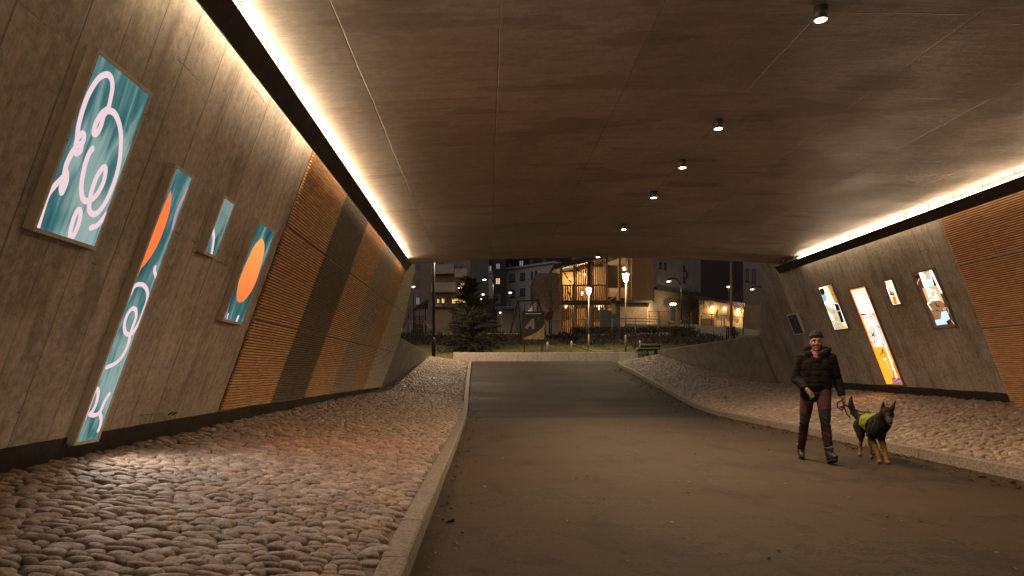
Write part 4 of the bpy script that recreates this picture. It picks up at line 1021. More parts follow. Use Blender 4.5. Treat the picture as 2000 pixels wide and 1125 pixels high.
arc_lamp('arched lamp above the pine tree, head to the left', 54, 1331, 648, 566, 1306, 549.5, energy=420)
arc_lamp('arched lamp beside the right portal, mostly hidden, head to the left', 60, 1497, 650, 580, 1469, 565, energy=300)
arc_lamp('tall black arched lamp post at the tip of the left wing wall', 32.2, 847, 697, 513, 878, 494, glow=True, energy=520, thick=.062)
def post_lamp(label, px, py, ybase, d, r_=.10):
    r = thing('street_lamp', label, 'street lamp', at(px, ybase, d), 'distant street lamps'); p = at(px, py, d); b0 = at(px, ybase, d)
    mb = MB(); mb.tube([b0, p+Vector((0,0,.05))], .05, 6); mb.build('lamp_post', 'black', r)
    mb = MB(); mb.lathe(p, [(.22,.03),(.19,.10),(.05,.2)], 12); mb.build('lamp_shade', 'black', r)
    mb = MB(); mb.ball(p, (.20,.20,.09), 12); mb.build('lamp_glass', 'lamp_s', r); return r
post_lamp('lone distant lamp left of the play tower', 807.5, 560, 652, 84); post_lamp('lamp behind the spruce tip, upper of two', 943.5, 575, 655, 92); post_lamp('lamp behind the spruce tip, lower of two', 938, 584, 655, 88)
post_lamp('amber lamp in front of the white block window', 996.5, 571.5, 655, 86); post_lamp('small lamp glowing behind the brown mast', 1423, 560, 655, 80)
def lantern(label, px, ytop, ybot, ybase, d, energy):
    hb = at(px, ybot, d); ht = at(px, ytop, d); h = ht.z-hb.z; b0 = at(px, ybase, d)
    r = thing('lantern_post', label, 'street lamp', b0, 'lantern posts on the lawn')
    mb = MB(); mb.tube([b0-Vector((0,0,.3)), hb], .026, 8); mb.build('lamp_post', 'post_d', r)
    mb = MB(); mb.tube([b0-Vector((0,0,.3)), b0+Vector((0,0,.95))], .048, 8); mb.lathe(b0, [(.075,-.05),(.075,.04),(.05,.06)], 12); mb.build('base_sleeve', 'post_d', r)
    mb = MB(); mb.lathe(hb, [(h*.26, 0), (h*.42, h*.86)], 8, 0, False); mb.build('lantern_glass', 'lantern', r)
    mb = MB(); mb.lathe(hb, [(h*.46, h*.87), (h*.46, h*.92), (h*.10, h*1.12), (h*.06, h*1.22)], 10); mb.lathe(hb, [(.03,-.16),(h*.29,-.03),(h*.29,-.004)], 10); mb.build('lantern_cap', 'galv', r)
    for k in range(8):
        th = (k+.5)*math.pi/4; mb = MB(); mb.tube([(hb.x+h*.27*math.cos(th), hb.y+h*.27*math.sin(th), hb.z), (hb.x+h*.43*math.cos(th), hb.y+h*.43*math.sin(th), hb.z+h*.87)], .006, 4); mb.build('glazing_bar', 'galv', r)
    light('POINT', (hb.x+.05, hb.y-.30, hb.z+.02), energy, (1,.72,.36), r, 0); return r
lantern('taller lantern post, glowing in front of the hall globe lamp', 1222, 533, 548.5, 690, 35.0, 110)
lantern('shorter lantern post, left of the taller one on the lawn', 1149.6, 561.5, 573.5, 687, 37.0, 95)
# brown mast with tree guard
p0 = at(1428, 660, 40); r = thing('mast', 'tall brown mast rising past the deck edge at the right', 'mast', p0)
mb = MB(); mb.tube([p0-Vector((0,0,.3)), at(1428, 490, 40)], [.085,.07], 12); mb.build('pole', 'pole_b', r); mb = MB(); mb.lathe(p0, [(.13,-.1),(.13,.06),(.09,.09)], 12); mb.build('foot_flange', 'pole_b', r)
r = thing('tree_guard', 'black steel guard hoop around the foot of the brown mast', 'tree guard', p0)
for px in (1419,1423,1432,1435):
    a = at(px, 661, 39.6 if px in (1419,1435) else 40.4); b2 = at(px, 638, a.y); mb = MB(); mb.tube([a, b2], .04, 6); mb.build('guard_post', 'black', r)
mb = MB()
for py in (641, 648): mb.tube([at(1419,py,39.6), at(1423,py,40.4), at(1432,py,40.4), at(1435,py,39.6), at(1419,py,39.6)], .018, 6)
mb.build('guard_hoop', 'black', r)

# ------------------------------------------------------------------ playground
r = thing('play_tower', 'dark timber play tower with a mono-pitch roof and grey slide', 'play tower', at(822, 651, 58)); d = 58
P = lambda px, py, dd=0: at(px, py, d+dd)
for px, dd in ((809,0),(820,0),(832,0),(811,1),(831,1)):
    mb = MB(); mb.tube([P(px,652,dd), P(px,604-(px-809)*.45,dd)], .05, 6); mb.build('post', 'wood_d', r)
mb = MB(); a, b2 = P(806,607), P(836,586); h = Vector((0,0,.09))
mb.hexa([a+Vector((0,-.3,0)), b2+Vector((0,-.3,0)), b2+Vector((0,1.5,0)), a+Vector((0,1.5,0)), a+Vector((0,-.3,0))+h, b2+Vector((0,-.3,0))+h, b2+Vector((0,1.5,0))+h, a+Vector((0,1.5,0))+h]); mb.build('roof', 'wood_d', r)
mb = MB(); c1, c2, c3 = P(816,603.5), P(836,589), P(836,604.5); mb.hexa([c1+Vector((0,-.02,0)), c3+Vector((0,-.02,0)), c3+Vector((0,.02,0)), c1+Vector((0,.02,0)), c1+Vector((0,-.02,.02)), c2+Vector((0,-.02,0)), c2+Vector((0,.02,0)), c1+Vector((0,.02,.02))]); mb.build('gable_board', 'wood_d', r)
mb = MB(); a = P(809,626); b2 = P(833,624.5); mb.box((a.x, d-.05, a.z-.08), (b2.x, d+1.1, a.z)); mb.build('deck_floor', 'wood_d', r)
mb = MB(); mb.tube([P(809,618), P(833,618)], .025, 6)
for k in range(11): mb.tube([P(810+k*2.2,618), P(810+k*2.2,625.5)], .018, 4)
mb.build('balustrade', 'wood_d', r)
mb = MB(); a, b2, c1 = P(828,629,-.3), P(839,641.5,-.9), P(845,644.5,-1.2); w = Vector((.0,.5,0))
for p, q in ((a, b2), (b2, c1)):
    mb.hexa([p, q, q+w, p+w, p+Vector((0,0,.05)), q+Vector((0,0,.05)), q+w+Vector((0,0,.05)), p+w+Vector((0,0,.05))])
    mb.tube([p+Vector((0,0,.16)), q+Vector((0,0,.16))], .03, 6)
mb.build('slide', 'galv', r)
mb = MB(); a = P(802,645); b2 = P(826,652); mb.hexa([P(802,651), P(828,652), P(828,652,1.2), P(802,651,1.2), P(808,633), P(826,633), P(826,633,1.2), P(808,633,1.2)]); mb.build('climbing_ramp', 'wood_d', r)
r = thing('swing_frame', 'dark A-frame swing set behind the black sign', 'swing', at(1030, 651, 54)); d = 54
P = lambda px, py, dd=0: at(px, py, d+dd)
for a, b2 in (((1011,587,0),(996,655,-.9)), ((1012,587,0),(1018,655,.9)), ((1052,585,0),(1045,653,-.9)), ((1052,585,0),(1066,653,.9))):
    mb = MB(); mb.tube([P(*a), P(*b2)], .06, 7); mb.build('frame_leg', 'wood_d', r)
mb = MB(); mb.tube([P(1009,588), P(1054,586)], .055, 7); mb.build('cross_beam', 'wood_d', r)
for px in (1022,1038):
    mb = MB(); mb.tube([P(px,588), P(px,637)], .010, 4); mb.tube([P(px+5,588), P(px+5,637)], .010, 4); mb.build('chain', 'galv', r)
    mb = MB(); mb.cbox(P(px+2.5,637.5), (.3,.2,.05)); mb.build('swing_seat', 'black', r)
m['canvas'] = M('grey_canvas', (.28,.25,.24), .9, 0, .2, 6, .2, (1,1,1))
r = thing('play_tent', 'grey canvas play tent with a pointed top beside the swings', 'play tent', at(1048, 652, 58))
mb = MB(); apex = at(1047,590,58); ring = []
for k in range(12): th = k*math.pi/6; ring.append((apex.x+.85*math.cos(th), 58+.85*math.sin(th), at(0,612,58).z))
mb.add([apex]+ring, [(0, 1+k, 1+(k+1) % 12) for k in range(12)], 0); mb.build('tent_roof', 'canvas', r)
mb = MB(); mb.lathe((apex.x, 58, 4.5), [(.80,0),(.80, ring[0][2]-4.5)], 12); mb.build('tent_wall', 'tim_p', r)
m['red_d'] = M('dark_red_paint', (.16,.02,.02), .6, 0, .2, 8, 0)
r = thing('spring_rider', 'dark red playground rider right of the black sign', 'play equipment', at(1074, 652, 50))
mb = MB(); mb.ball(at(1072,618,50), (.30,.15,.38), 10); mb.ball(at(1077,610,50), (.14,.12,.24), 8); mb.build('body', 'red_d', r); mb = MB(); mb.tube([at(1073,652,50), at(1073,625,50)], .05, 6); mb.build('spring', 'black', r)
mb = MB(); mb.tube([at(1069,603,50), at(1079,602,50)], .025, 5); mb.tube([at(1074,602,50), at(1074,615,50)], .025, 5); mb.build('handlebar', 'black', r)

# ------------------------------------------------------------------ notice sign
m['sign_bg'] = M('sign_black_print', (.008,.008,.010), .85, 0, .15, 5, 0); m['sign_txt'] = M('sign_white_print', (.42,.42,.40), .6, 0, .1, 5, 0); m['sign_sand'] = M('sign_sand_print', (.17,.125,.058), .7, 0, .35, 6, 0); m['sign_grey'] = M('sign_grey_print', (.095,.092,.10), .7, 0, .1, 5, 0)
S = Facade(1019, 36.2, 1063.5, 36.2)
r = thing('notice_sign', 'large black sign on two posts with a pale wedge-shaped emblem', 'sign', S.P(S.L/2, 2.2))
mb = MB(); S.px(1019,608,1063.5,663,-.04,0,mb); mb.build('sign_board', 'sign_bg', r)
for px in (1024,1059): mb = MB(); u, z = S.hit(px, 690); S.sz(u-.035, u+.035, 2.0, S.hit(px,604)[1] if px == 1024 else S.hit(px,640)[1], -.11, -.045, mb); mb.build('sign_post', 'black', r)
def spoly(pts, o, mb, mi=0):
    vs = [S.P(*S.hit(px, py), o) for px, py in pts]; mb.add(vs, [tuple(range(len(vs)))], mi)
mb = MB()
spoly(((1020.5,662.7),(1063.4,662.7),(1063.4,632),(1059,640),(1051,647),(1040,653),(1028,658)), .002, mb, 1)
spoly(((1025,640),(1038,623),(1043,622),(1044,643),(1039,643),(1038.5,636),(1034,637),(1030,643)), .003, mb, 2)
spoly(((1035,652.5),(1038,652),(1038.5,656),(1035.5,655)), .004, mb, 3); spoly(((1046.5,646.5),(1049.5,646),(1049,649.5),(1046.5,649)), .004, mb, 3)
x = 1026.5
for w in (2.6,4.2,5.4,2.0,6.8,5.2,2.6):   # a line of lettering too small to read
    k = 0.0
    while k < w: spoly(((x+k,611.8),(x+k+.62,611.8),(x+k+.62,613.4-.3*(int(k*3) % 2)),(x+k,613.4)), .004, mb, 0); k += .85
    x += w+.75
    if x > 1056: break
for k, (a, w) in enumerate(((1049,7.5),(1049,9),(1049,6),(1048.5,9),(1048.5,10.5),(1048.5,8))): spoly(((a,619.2+k*1.55),(a+w,619.2+k*1.55),(a+w,619.6+k*1.55),(a,619.6+k*1.55)), .004, mb, 2)
mb.build('sign_print', ['sign_txt', 'sign_sand', 'sign_grey', 'black'], r)

# bollards with a sagging chain
names = ['grey bollard close right of the black sign', 'grey bollard on the lawn left of the lantern posts', 'grey bollard behind the dark bench']
bp = []
for (px, yt, yb, d), l in zip(((1069,667,690,36.4),(1116,666,690,36.4),(1250,665,690,36.4)), names):
    a = at(px, yb, d); mb = MB(); z = at(px, yt, d).z; mb.lathe((a.x, d, 2.1), [(.055,0),(.055,z-2.14),(.03,z-2.1)], 12); r = thing('bollard', l, 'bollard', a, 'bollards on the lawn'); mb.build('bollard_shaft', 'galv', r)
    mb = MB(); mb.tube([(a.x-.07,d-.0,z-.12),(a.x+.07,d,z-.12)], .018, 6); mb.build('chain_eye', 'galv', r); bp.append(Vector((a.x, d, z-.12)))
def chain(a, b2, sag, label):
    pts = [a.lerp(b2, k/24)-Vector((0,0,sag*4*(k/24)*(1-k/24))) for k in range(25)]; mb = MB(); mb.tube(pts, .009, 5); return tag(mb.build('chain', 'galv'), label, 'chain', 'chains between the bollards')
chain(bp[0], bp[1], .22, 'chain sagging from the bollard by the sign to the next bollard'); chain(bp[1], bp[2], .42, 'long chain sagging low between bollards in front of the lanterns')
m['frost'] = M('white_rope', (.6,.56,.45), .7, 0, .2, 9, 0)
r = thing('beaded_rope', 'short rope with white beads lying across the lawn between the lanterns', 'rope', at(1186,686,35.6)); pts = [at(1153,684.5,35.6), at(1165,686,35.6), at(1180,686.8,35.6), at(1196,686,35.6), at(1208,684.6,35.6), at(1214,682,35.6)]
mb = MB(); mb.tube(pts, .012, 5); mb.build('rope', 'black', r)
for k in range(15):
    q = 1158+k*3.7; mb = MB(); mb.ball(at(q, 684.8+2.1*math.sin((q-1150)/64*math.pi)-.2, 35.57), .02, 6); mb.build('bead', 'frost', r)
# bench
r = thing('park_bench', 'dark slatted bench with pale-edged top at the foot of the right wing wall', 'bench', at(1268, 694, 33.6)); d = 33.6
P = lambda px, py, dd=0: at(px, py, d+dd)
def plank(x0, x1, y, th, d0, d1, name, mat):
    mb = MB(); a, b2 = P(x0, y, d0), P(x1, y-.5, d0); z = a.z
    mb.hexa([(a.x, d+d0, z-th), (b2.x, d+d0, b2.z-th), (b2.x, d+d1, b2.z-th), (a.x, d+d1, z-th), (a.x, d+d0, z), (b2.x, d+d0, b2.z), (b2.x, d+d1, b2.z), (a.x, d+d1, z)]); mb.build(name, mat, r)
plank(1251.5,1291.5,671.5,.06,.62,.70,'back_slat','tim_p'); plank(1251,1291,675,.10,.60,.66,'back_slat','black'); plank(1246,1285.5,679.5,.05,0,.5,'seat_plank','tim_p'); plank(1246.5,1285,681.2,.10,.03,.48,'seat_frame','black')
for px in (1248.5,1266,1283): mb = MB(); a = P(px, 683.8); mb.box((a.x-.04, d+.05, 1.6), (a.x+.04, d+.45, a.z)); mb.build('leg', 'black', r)
for px in (1255,1288): mb = MB(); a = P(px,677,.62); mb.tube([(a.x, d+.56, 1.9), (a.x, d+.66, a.z+.15)], .03, 6); mb.build('back_post', 'black', r)

# ------------------------------------------------------------------ plants
m['needles'] = foliage('spruce_needles', (.014,.016,.009), (.036,.034,.017)); m['pine'] = foliage('pine_needles', (.050,.055,.022), (.10,.095,.045)); m['shrub_g'] = foliage('evergreen_leaves', (.040,.060,.022), (.085,.10,.04)); m['heather'] = foliage('heather', (.055,.036,.032), (.10,.062,.055))
m['frosty'] = foliage('pale_leaves', (.22,.26,.18), (.45,.46,.38)); m['twig'] = M('bare_twig', (.11,.085,.06), .9, 0, .3, 14, 0)
def needle_sprays(mb, p, q, n, ln, w):
    ax = (q-p)
    for k in range(n):
        o = p+ax*random.uniform(.12, 1.02); d = (ax.normalized()*random.uniform(.3,1)+Vector((random.uniform(-1,1), random.uniform(-1,1), random.uniform(-.6,.6)))).normalized()*ln*random.uniform(.5,1.15)
        s_ = d.cross(Vector((random.uniform(-1,1), random.uniform(-1,1), random.uniform(-1,1)))).normalized()*w
        mb.add([o-s_, o+d*.5+s_*.6, o+d, o+d*.45-s_*1.1], [(0,1,2,3)])
r = thing('spruce_tree', 'dark ragged spruce with two thin leaders behind the seat wall', 'tree', at(921, 690, 37)); b0 = at(921,692,37); top = at(935,543,37); d = 37
lean = lambda q: Vector((b0.x+.06*math.sin(q*5), d+.05*math.cos(q*4), b0.z+(top.z-b0.z)*q))
mb = MB(); mb.tube([lean(k/10) for k in range(10)]+[lean(.985)], [.10-.009*k for k in range(11)], 8); mb.tube([lean(.80), lean(.80)+Vector((.30,0,.35)), Vector((top.x+.05, d, top.z-.25))], [.03,.025,.01], 6); mb.build('trunk', 'bark', r)
mb = MB(); wb = MB()
for k in range(270):
    q = .03+.95*(k/270)**.92; o = lean(q); th = random.random()*6.283
    L = (1.85*(1-q)**.85+.09)*random.uniform(.5,1.25)*(1 if q < .8 else random.uniform(.7,1.5))
    el = -.12+.75*q+random.uniform(-.15,.2); dr = Vector((math.cos(th)*math.cos(el), math.sin(th)*math.cos(el), math.sin(el)))
    e = o+dr*L; mid = o+dr*L*.5+Vector((0,0,.05*L)); wb.tube([o, mid, e], [.014,.009,.004], 4)
    needle_sprays(mb, o, mid, int(34*L)+4, .16, .016); needle_sprays(mb, mid, e, int(46*L)+6, .17, .016)
    for j in range(int(5*L)+1):    # side twigs
        u = random.uniform(.35,1); p = o+dr*L*u; sd = (dr+Vector((random.uniform(-1,1),random.uniform(-1,1),random.uniform(-.4,.4)))).normalized()*L*random.uniform(.15,.34)
        needle_sprays(mb, p, p+sd, 12, .11, .011)
o = lean(.62); e = at(872,588,36.6)     # long stray limb reaching left
wb.tube([o, o.lerp(e,.5)+Vector((0,0,.12)), e], [.03,.02,.006], 5)
for j in range(26):
    u = random.uniform(.25,1.02); p = o.lerp(e, u)+Vector((0,0,.12*4*u*(1-u))); sd = Vector((random.uniform(-1,.3),random.uniform(-.6,.6),random.uniform(-.5,.9))).normalized()*random.uniform(.15,.40)*(1.2-.4*u)
    needle_sprays(mb, p, p+sd, 22, .11, .013)
mb.build('crown', 'needles', r); wb.build('branches', 'bark', r)
# pine with puffy needle clusters
r = thing('pine_tree', 'rounded pine on a thin trunk in front of the pale ramp wall', 'tree', at(1346,650,46)); d = 46; b0 = at(1346,652,46)
mb = MB(); mb.tube([b0-Vector((0,0,.2)), at(1346,620,46), at(1347,590,46), at(1345,566,46)], [.07,.055,.04,.015], 8); mb.build('trunk', 'bark', r)
mb = MB(); wb = MB()
for k in range(120):
    th = random.random()*6.283; u = random.uniform(-1,1); rad = random.random()**.4; c = at(1349,593,46)
    p = c+Vector((math.cos(th)*math.sqrt(1-u*u)*1.02*rad*random.uniform(.8,1.15), math.sin(th)*math.sqrt(1-u*u)*.95*rad, u*.92*rad*random.uniform(.85,1.1)))
    if p.z > c.z+.2 and abs(p.x-c.x) > .75: continue
    wb.tube([Vector((c.x-.08, d, p.z-.22)), p], [.014,.006], 4); up = Vector((0,0,.14)); needle_sprays(mb, p-up*.6, p+up, 34, .12, .010)
for px, py in ((1341,563),(1348,561),(1356,568),(1329,577),(1367,574),(1374,583)):
    p = at(px,py,46); wb.tube([p-Vector((0,0,.5)), p], [.012,.006], 4); needle_sprays(mb, p-Vector((0,0,.25)), p+Vector((0,0,.1)), 50, .11, .010)
mb.build('crown', 'pine', r); wb.build('branches', 'bark', r)
for k, px in enumerate((1337,1341.5,1354)):   # stakes
    a = at(px, 652, 45.6); mb = MB(); mb.tube([a, at(px, 630 if k != 1 else 626, 45.6)], .03, 6); tag(mb.build('tree_stake', 'wood_d'), ('left', 'middle', 'right')[k]+' one of three wooden stakes around the pine trunk', 'stake', 'stakes around the pine')
def bare_tree(label, px, ybase, ytop, d, spread, seed, n=9):
    rs = random.Random(seed); a = at(px, ybase, d); h = at(px, ytop, d).z-a.z; r = thing('bare_tree', label, 'tree', a, 'leafless trees')
    mb = MB(); mb.tube([a-Vector((0,0,.2)), a+Vector((.02*h,0,h*.5)), a+Vector((0,.05,h))], [.02+.008*h,.012+.005*h,.006], 7); mb.build('trunk', 'twig', r)
    mb = MB()
    for k in range(n):
        q = .25+.65*k/n; o = a+Vector((0,0,h*q)); th = rs.random()*6.283; L = h*(1-q)*rs.uniform(.5,.9)*spread+.2
        e = o+Vector((math.cos(th)*L*.75, math.sin(th)*L*.6, L*.9)); mb.tube([o, o.lerp(e,.5)+Vector((0,0,.06*L)), e], [.016,.011,.005], 5)
        for j in range(4):
            p = o.lerp(e, rs.uniform(.3,.9)); t2 = rs.random()*6.283; mb.tube([p, p+Vector((math.cos(t2),math.sin(t2),1.3))*L*.22], [.007,.003], 4)
    mb.build('crown', 'twig', r)
bare_tree('bare young tree in front of the white block', 1039, 653, 524, 50, .8, 1); bare_tree('thin straight sapling left of the bare young tree', 1023, 653, 556, 50, .25, 2, 5)
bare_tree('bare tree between the red rider and the hall', 1076, 653, 535, 51, .9, 3, 12); bare_tree('bare tree by the right portal, in front of the corner building', 1451, 652, 556, 48, 1.0, 4, 12)
bare_tree('slim bare tree on the lawn left of the play tower', 797, 653, 590, 47, .5, 5, 6)
def shrub(label, px, py, d, rx, h, mat, n, ln=.09, name='shrub', grp=None, twigs=8):
    c = at(px, py, d); c.z = max(interp(d, TZ), c.z-.05) if d > 34.5 else c.z; r = thing(name, label, 'shrub', c, grp); mb = MB(); wb = MB()
    for k in range(twigs):
        th = random.random()*6.283; e = c+Vector((math.cos(th)*rx*random.uniform(.2,1), math.sin(th)*rx*.8, h*random.uniform(.5,1))); wb.tube([c, c.lerp(e,.5)+Vector((0,0,.03)), e], [.010,.007,.003], 4)
        if n: needle_sprays(mb, c.lerp(e,.3), e, n//twigs, ln, ln*.22)
    if n: mb.build('leaves', mat, r)
    wb.build('stems', 'twig', r); return r
shrub('bare spreading shrub left of the pine', 1312, 652, 45, .95, 1.35, 'twig', 0, twigs=34)
shrub('low evergreen shrub under the pine, left of its trunk', 1331, 656, 43, .5, .45, 'shrub_g', 420, twigs=16); shrub('low evergreen shrub under the pine, right of its trunk', 1357, 657, 43, .5, .55, 'shrub_g', 480, twigs=16); shrub('small dark upright conifer beside the mesh fence', 1277, 654, 43, .16, .55, 'needles', 300, twigs=10)
shrub('thin leafless bush right of the small conifer', 1286, 653, 43.5, .28, .75, 'twig', 0, twigs=12); shrub('green shrub in the dark bed left of the lantern posts', 1125, 664, 41, .6, .42, 'shrub_g', 480, twigs=18); shrub('tall grey-green shrub between the two lantern posts', 1192, 664, 41, .3, .85, 'shrub_g', 260, twigs=12); shrub('slim grey-green shrub right of the other between the lanterns', 1207, 664, 41, .26, .75, 'shrub_g', 240, twigs=12)
shrub('pale frosted plant in front of the dark bench', 1255, 695, 32.6, .40, .26, 'frosty', 300, .07, twigs=16)
shrub('low dark shrub at the tip of the left wing wall', 862, 690, 35.5, .5, .35, 'shrub_g', 260, twigs=14); shrub('sparse conifer twigs showing past the left slats', 788, 640, 44, .6, 1.3, 'needles', 240, twigs=10); shrub('low shrub beside the brown mast', 1440, 655, 44, .45, .4, 'shrub_g', 260, twigs=12)
shrub('dark shrub on the lawn behind the bench', 1240, 680, 36, .4, .5, 'heather', 240, twigs=12)
mb = MB()
for i in range(9000):
    x = random.uniform(-14, 14.5); y = random.uniform(39.5, 44.6)
    z = gz(x, y); hh = .22+.30*max(0, mnoise.noise((x*.7, y*.7, 5))+.35); dd = Vector((random.uniform(-1,1), random.uniform(-1,1), random.uniform(.4,1.5))).normalized()*hh*random.uniform(.35,.8); o = Vector((x, y, z+random.random()*hh*.6)); s_ = Vector((random.uniform(-1,1), random.uniform(-1,1), .2)).normalized()*.035
    mb.add([o-s_, o+s_, o+dd+s_*.3, o+dd-s_*.6], [(0,1,2,3)])
tag(mb.build('ground_cover', 'heather'), 'dark heather-like planting in a band below the wire fence', 'ground cover', None, 'stuff')
mb = MB()
for i in range(2600):
    x = random.uniform(6.0, 14); y = random.uniform(45.6, 49); z = gz(x, y); o = Vector((x, y, z+random.random()*.5)); dd = Vector((random.uniform(-1,1), random.uniform(-1,1), random.uniform(0,1))).normalized()*.28; s_ = Vector((random.uniform(-1,1), random.uniform(-1,1), .3)).normalized()*.05
    mb.add([o-s_, o+s_, o+dd], [(0,1,2)])
tag(mb.build('ground_cover', 'heather'), 'rough dark planting on the mound behind the wire fence', 'ground cover', None, 'stuff')

# ------------------------------------------------------------------ leaf litter
def leaf_mesh(mb, x, y, z, s_, a, curl):
    c, sn = math.cos(a), math.sin(a); pts = []
    for lx, ly, lz in ((-1,0,0),(-.4,.42,curl),(.35,.38,curl*1.2),(1,0,curl*.4),(.35,-.38,curl*1.1),(-.4,-.42,curl*.8),(0,0,.0)): pts.append((x+(lx*c-ly*sn)*s_, y+(lx*sn+ly*c)*s_, z+.006+lz*s_))
    mb.add(pts, [(0,1,6),(1,2,6),(2,3,6),(3,4,6),(4,5,6),(5,0,6)])
mb = MB()
for i in range(520):
    y = random.uniform(6.5, 30); off = abs(random.gauss(0, .28)); x = interp(y, KR)-.04-off; leaf_mesh(mb, x, y, pathz(y), random.uniform(.016,.042), random.random()*6.3, random.uniform(.1,.8))
for i in range(230):
    y = random.uniform(2.8, 28); off = abs(random.gauss(0, .13)); x = interp(y, KL)+.04+off; leaf_mesh(mb, x, y, pathz(y), random.uniform(.010,.028), random.random()*6.3, random.uniform(.1,.8))
for i in range(120):
    y = random.uniform(3, 17); x = random.uniform(-.2, 5.4); leaf_mesh(mb, x, y, pathz(y), random.uniform(.012,.03), random.random()*6.3, random.uniform(.05,.4))
for i in range(60):
    y = random.uniform(8, 24); (xa, za), (xb, zb_) = bankR(y); q = random.random(); leaf_mesh(mb, xa+(xb-xa)*q, y, za+(zb_-za)*q+.05, random.uniform(.02,.045), random.random()*6.3, .4)
tag(mb.build('leaf_litter', 'leaf'), 'brown dead leaves and crumbs strewn along the kerbs and path', 'leaves', None, 'stuff')
mb = MB(); p = at(881,1022,EYE*F/(1022-730)); leaf_mesh(mb, p.x, p.y, 0, .035, .3, .5); leaf_mesh(mb, p.x+.02, p.y+.02, .008, .03, 1.6, .6); tag(mb.build('dead_leaf', 'black'), 'dark crumpled leaf lying alone near the left kerb', 'leaf')
mb = MB(); p = at(947,952,EYE*F/(952-730)); mb.ball((p.x,p.y,.008), (.012,.01,.009), 8); tag(mb.build('pebble', 'frost'), 'tiny white pebble on the path near the left kerb', 'pebble')
# ------------------------------------------------------------------ figures
class Blob:
    """overlapping spheres, ellipsoids and tapered limbs fused into one continuous skin"""
    def __init__(s): s.bm = bmesh.new()
    def ell(s, c, r, rot=None, sub=2):
        r = r if isinstance(r, (tuple, list)) else (r, r, r)
        mt = Matrix.Translation(Vector(c)) @ ((rot or Matrix.Identity(3)).to_4x4()) @ Matrix.Diagonal((*r, 1))
        bmesh.ops.create_icosphere(s.bm, subdivisions=sub, radius=1, matrix=mt)
    def limb(s, *pr):      # (x,y,z,r) joints
        for a, b in zip(pr, pr[1:]):
            L = (Vector(a[:3])-Vector(b[:3])).length; n = max(2, int(L/(min(a[3], b[3])*.35)))
            for k in range(n+1):
                q = k/n; s.ell([a[i]+(b[i]-a[i])*q for i in range(3)], a[3]+(b[3]-a[3])*q)
    def build(s, name, mats, origin, parent=None, voxel=.009, smooth=4, pick=None, wrinkle=None, keep=None):
        me = bpy.data.meshes.new('t'); s.bm.to_mesh(me); s.bm.free()
        o = bpy.data.objects.new('t', me); C.objects.link(o)
        md = o.modifiers.new('r', 'REMESH'); md.mode = 'VOXEL'; md.voxel_size = voxel
        ms = o.modifiers.new('s', 'SMOOTH'); ms.iterations = smooth; ms.factor = .5
        dg = bpy.context.evaluated_depsgraph_get(); dg.update(); out = bpy.data.meshes.new_from_object(o.evaluated_get(dg)); out.name = name
        bpy.data.objects.remove(o); bpy.data.meshes.remove(me)
        if wrinkle:
            nrm = [v.normal.copy() for v in out.vertices]
            for v, n in zip(out.vertices, nrm): v.co += n*wrinkle(v.co)
        if keep:
            bm = bmesh.new(); bm.from_mesh(out); bmesh.ops.delete(bm, geom=[f for f in bm.faces if not keep(f.calc_center_median())], context='FACES'); bm.to_mesh(out); bm.free()
        out.materials.clear()
        for q in mats: out.materials.append(m[q])
        for p in out.polygons:
            p.use_smooth = True
            if pick: p.material_index = pick(p.center)
        r = bpy.data.objects.new(name, out); C.objects.link(r)
        if parent is None: r.location = origin
        else: r.parent = parent
        return r
m['skin'] = M('skin', (.22,.115,.074), .5, 0, .10, 30, .05); m['lip'] = M('lips', (.18,.082,.055), .45, 0, .1, 30, 0); m['eye_d'] = M('dark_eyes', (.02,.014,.01), .3, 0, .1, 30, 0); m['eye_w'] = M('eye_white', (.22,.17,.13), .3, 0, .05, 30, 0); m['brow'] = M('brow_hair', (.05,.03,.02), .8, 0, .2, 60, 0)
m['jacket'] = M('black_quilted_nylon', (.0085,.0075,.007), .9, 0, .35, 18, .3, spec=.15); m['trousers'] = M('maroon_fabric', (.050,.010,.020), .85, 0, .3, 30, .3); m['patch'] = M('black_knee_fabric', (.008,.007,.007), .9, 0, .3, 30, .3)
m['boot'] = M('black_leather_boot', (.014,.012,.010), .5, 0, .3, 22, .2); m['cuff'] = M('grey_boot_cuff', (.22,.19,.16), .9, 0, .3, 40, .3); m['glove'] = M('olive_knit_glove', (.12,.11,.042), .9, 0, .3, 60, .5); m['hat'] = M('black_knit_hat', (.006,.0055,.0055), .95, 0, .35, 70, .6); m['scarf'] = M('pink_scarf', (.20,.055,.09), .9, 0, .3, 40, .4)
m['sole'] = M('boot_sole', (.02,.018,.016), .8, 0, .2, 20, 0)
PO = Vector((4.270, 8.85, 0))
b = Blob()
b.ell((.005,.0,1.575), (.074,.092,.100)); b.ell((.005,-.012,1.52), (.066,.078,.075)); b.ell((.005,-.030,1.475), (.050,.055,.050)); b.ell((.005,-.066,1.447), (.024,.022,.020))
b.limb((.005,-.084,1.56,.011), (.005,-.100,1.522,.015)); b.ell((-.009,-.094,1.519), .010); b.ell((.019,-.094,1.519), .010)
for s_ in (-1, 1):
    b.ell((.005+s_*.040,-.066,1.525), (.019,.019,.020)); b.ell((.005+s_*.030,-.078,1.578), (.028,.016,.010)); b.ell((.005+s_*.074,.008,1.535), (.010,.020,.030))
b.ell((.005,-.082,1.483), (.022,.012,.006)); b.ell((.005,-.080,1.473), (.019,.012,.006))
b.limb((.005,.012,1.52,.052), (.004,.02,1.36,.058)); b.limb((0,.02,1.33,.09), (0,.01,1.05,.12), (0,.02,.92,.12)); b.limb((-.17,.02,1.34,.055), (.18,.02,1.34,.055))
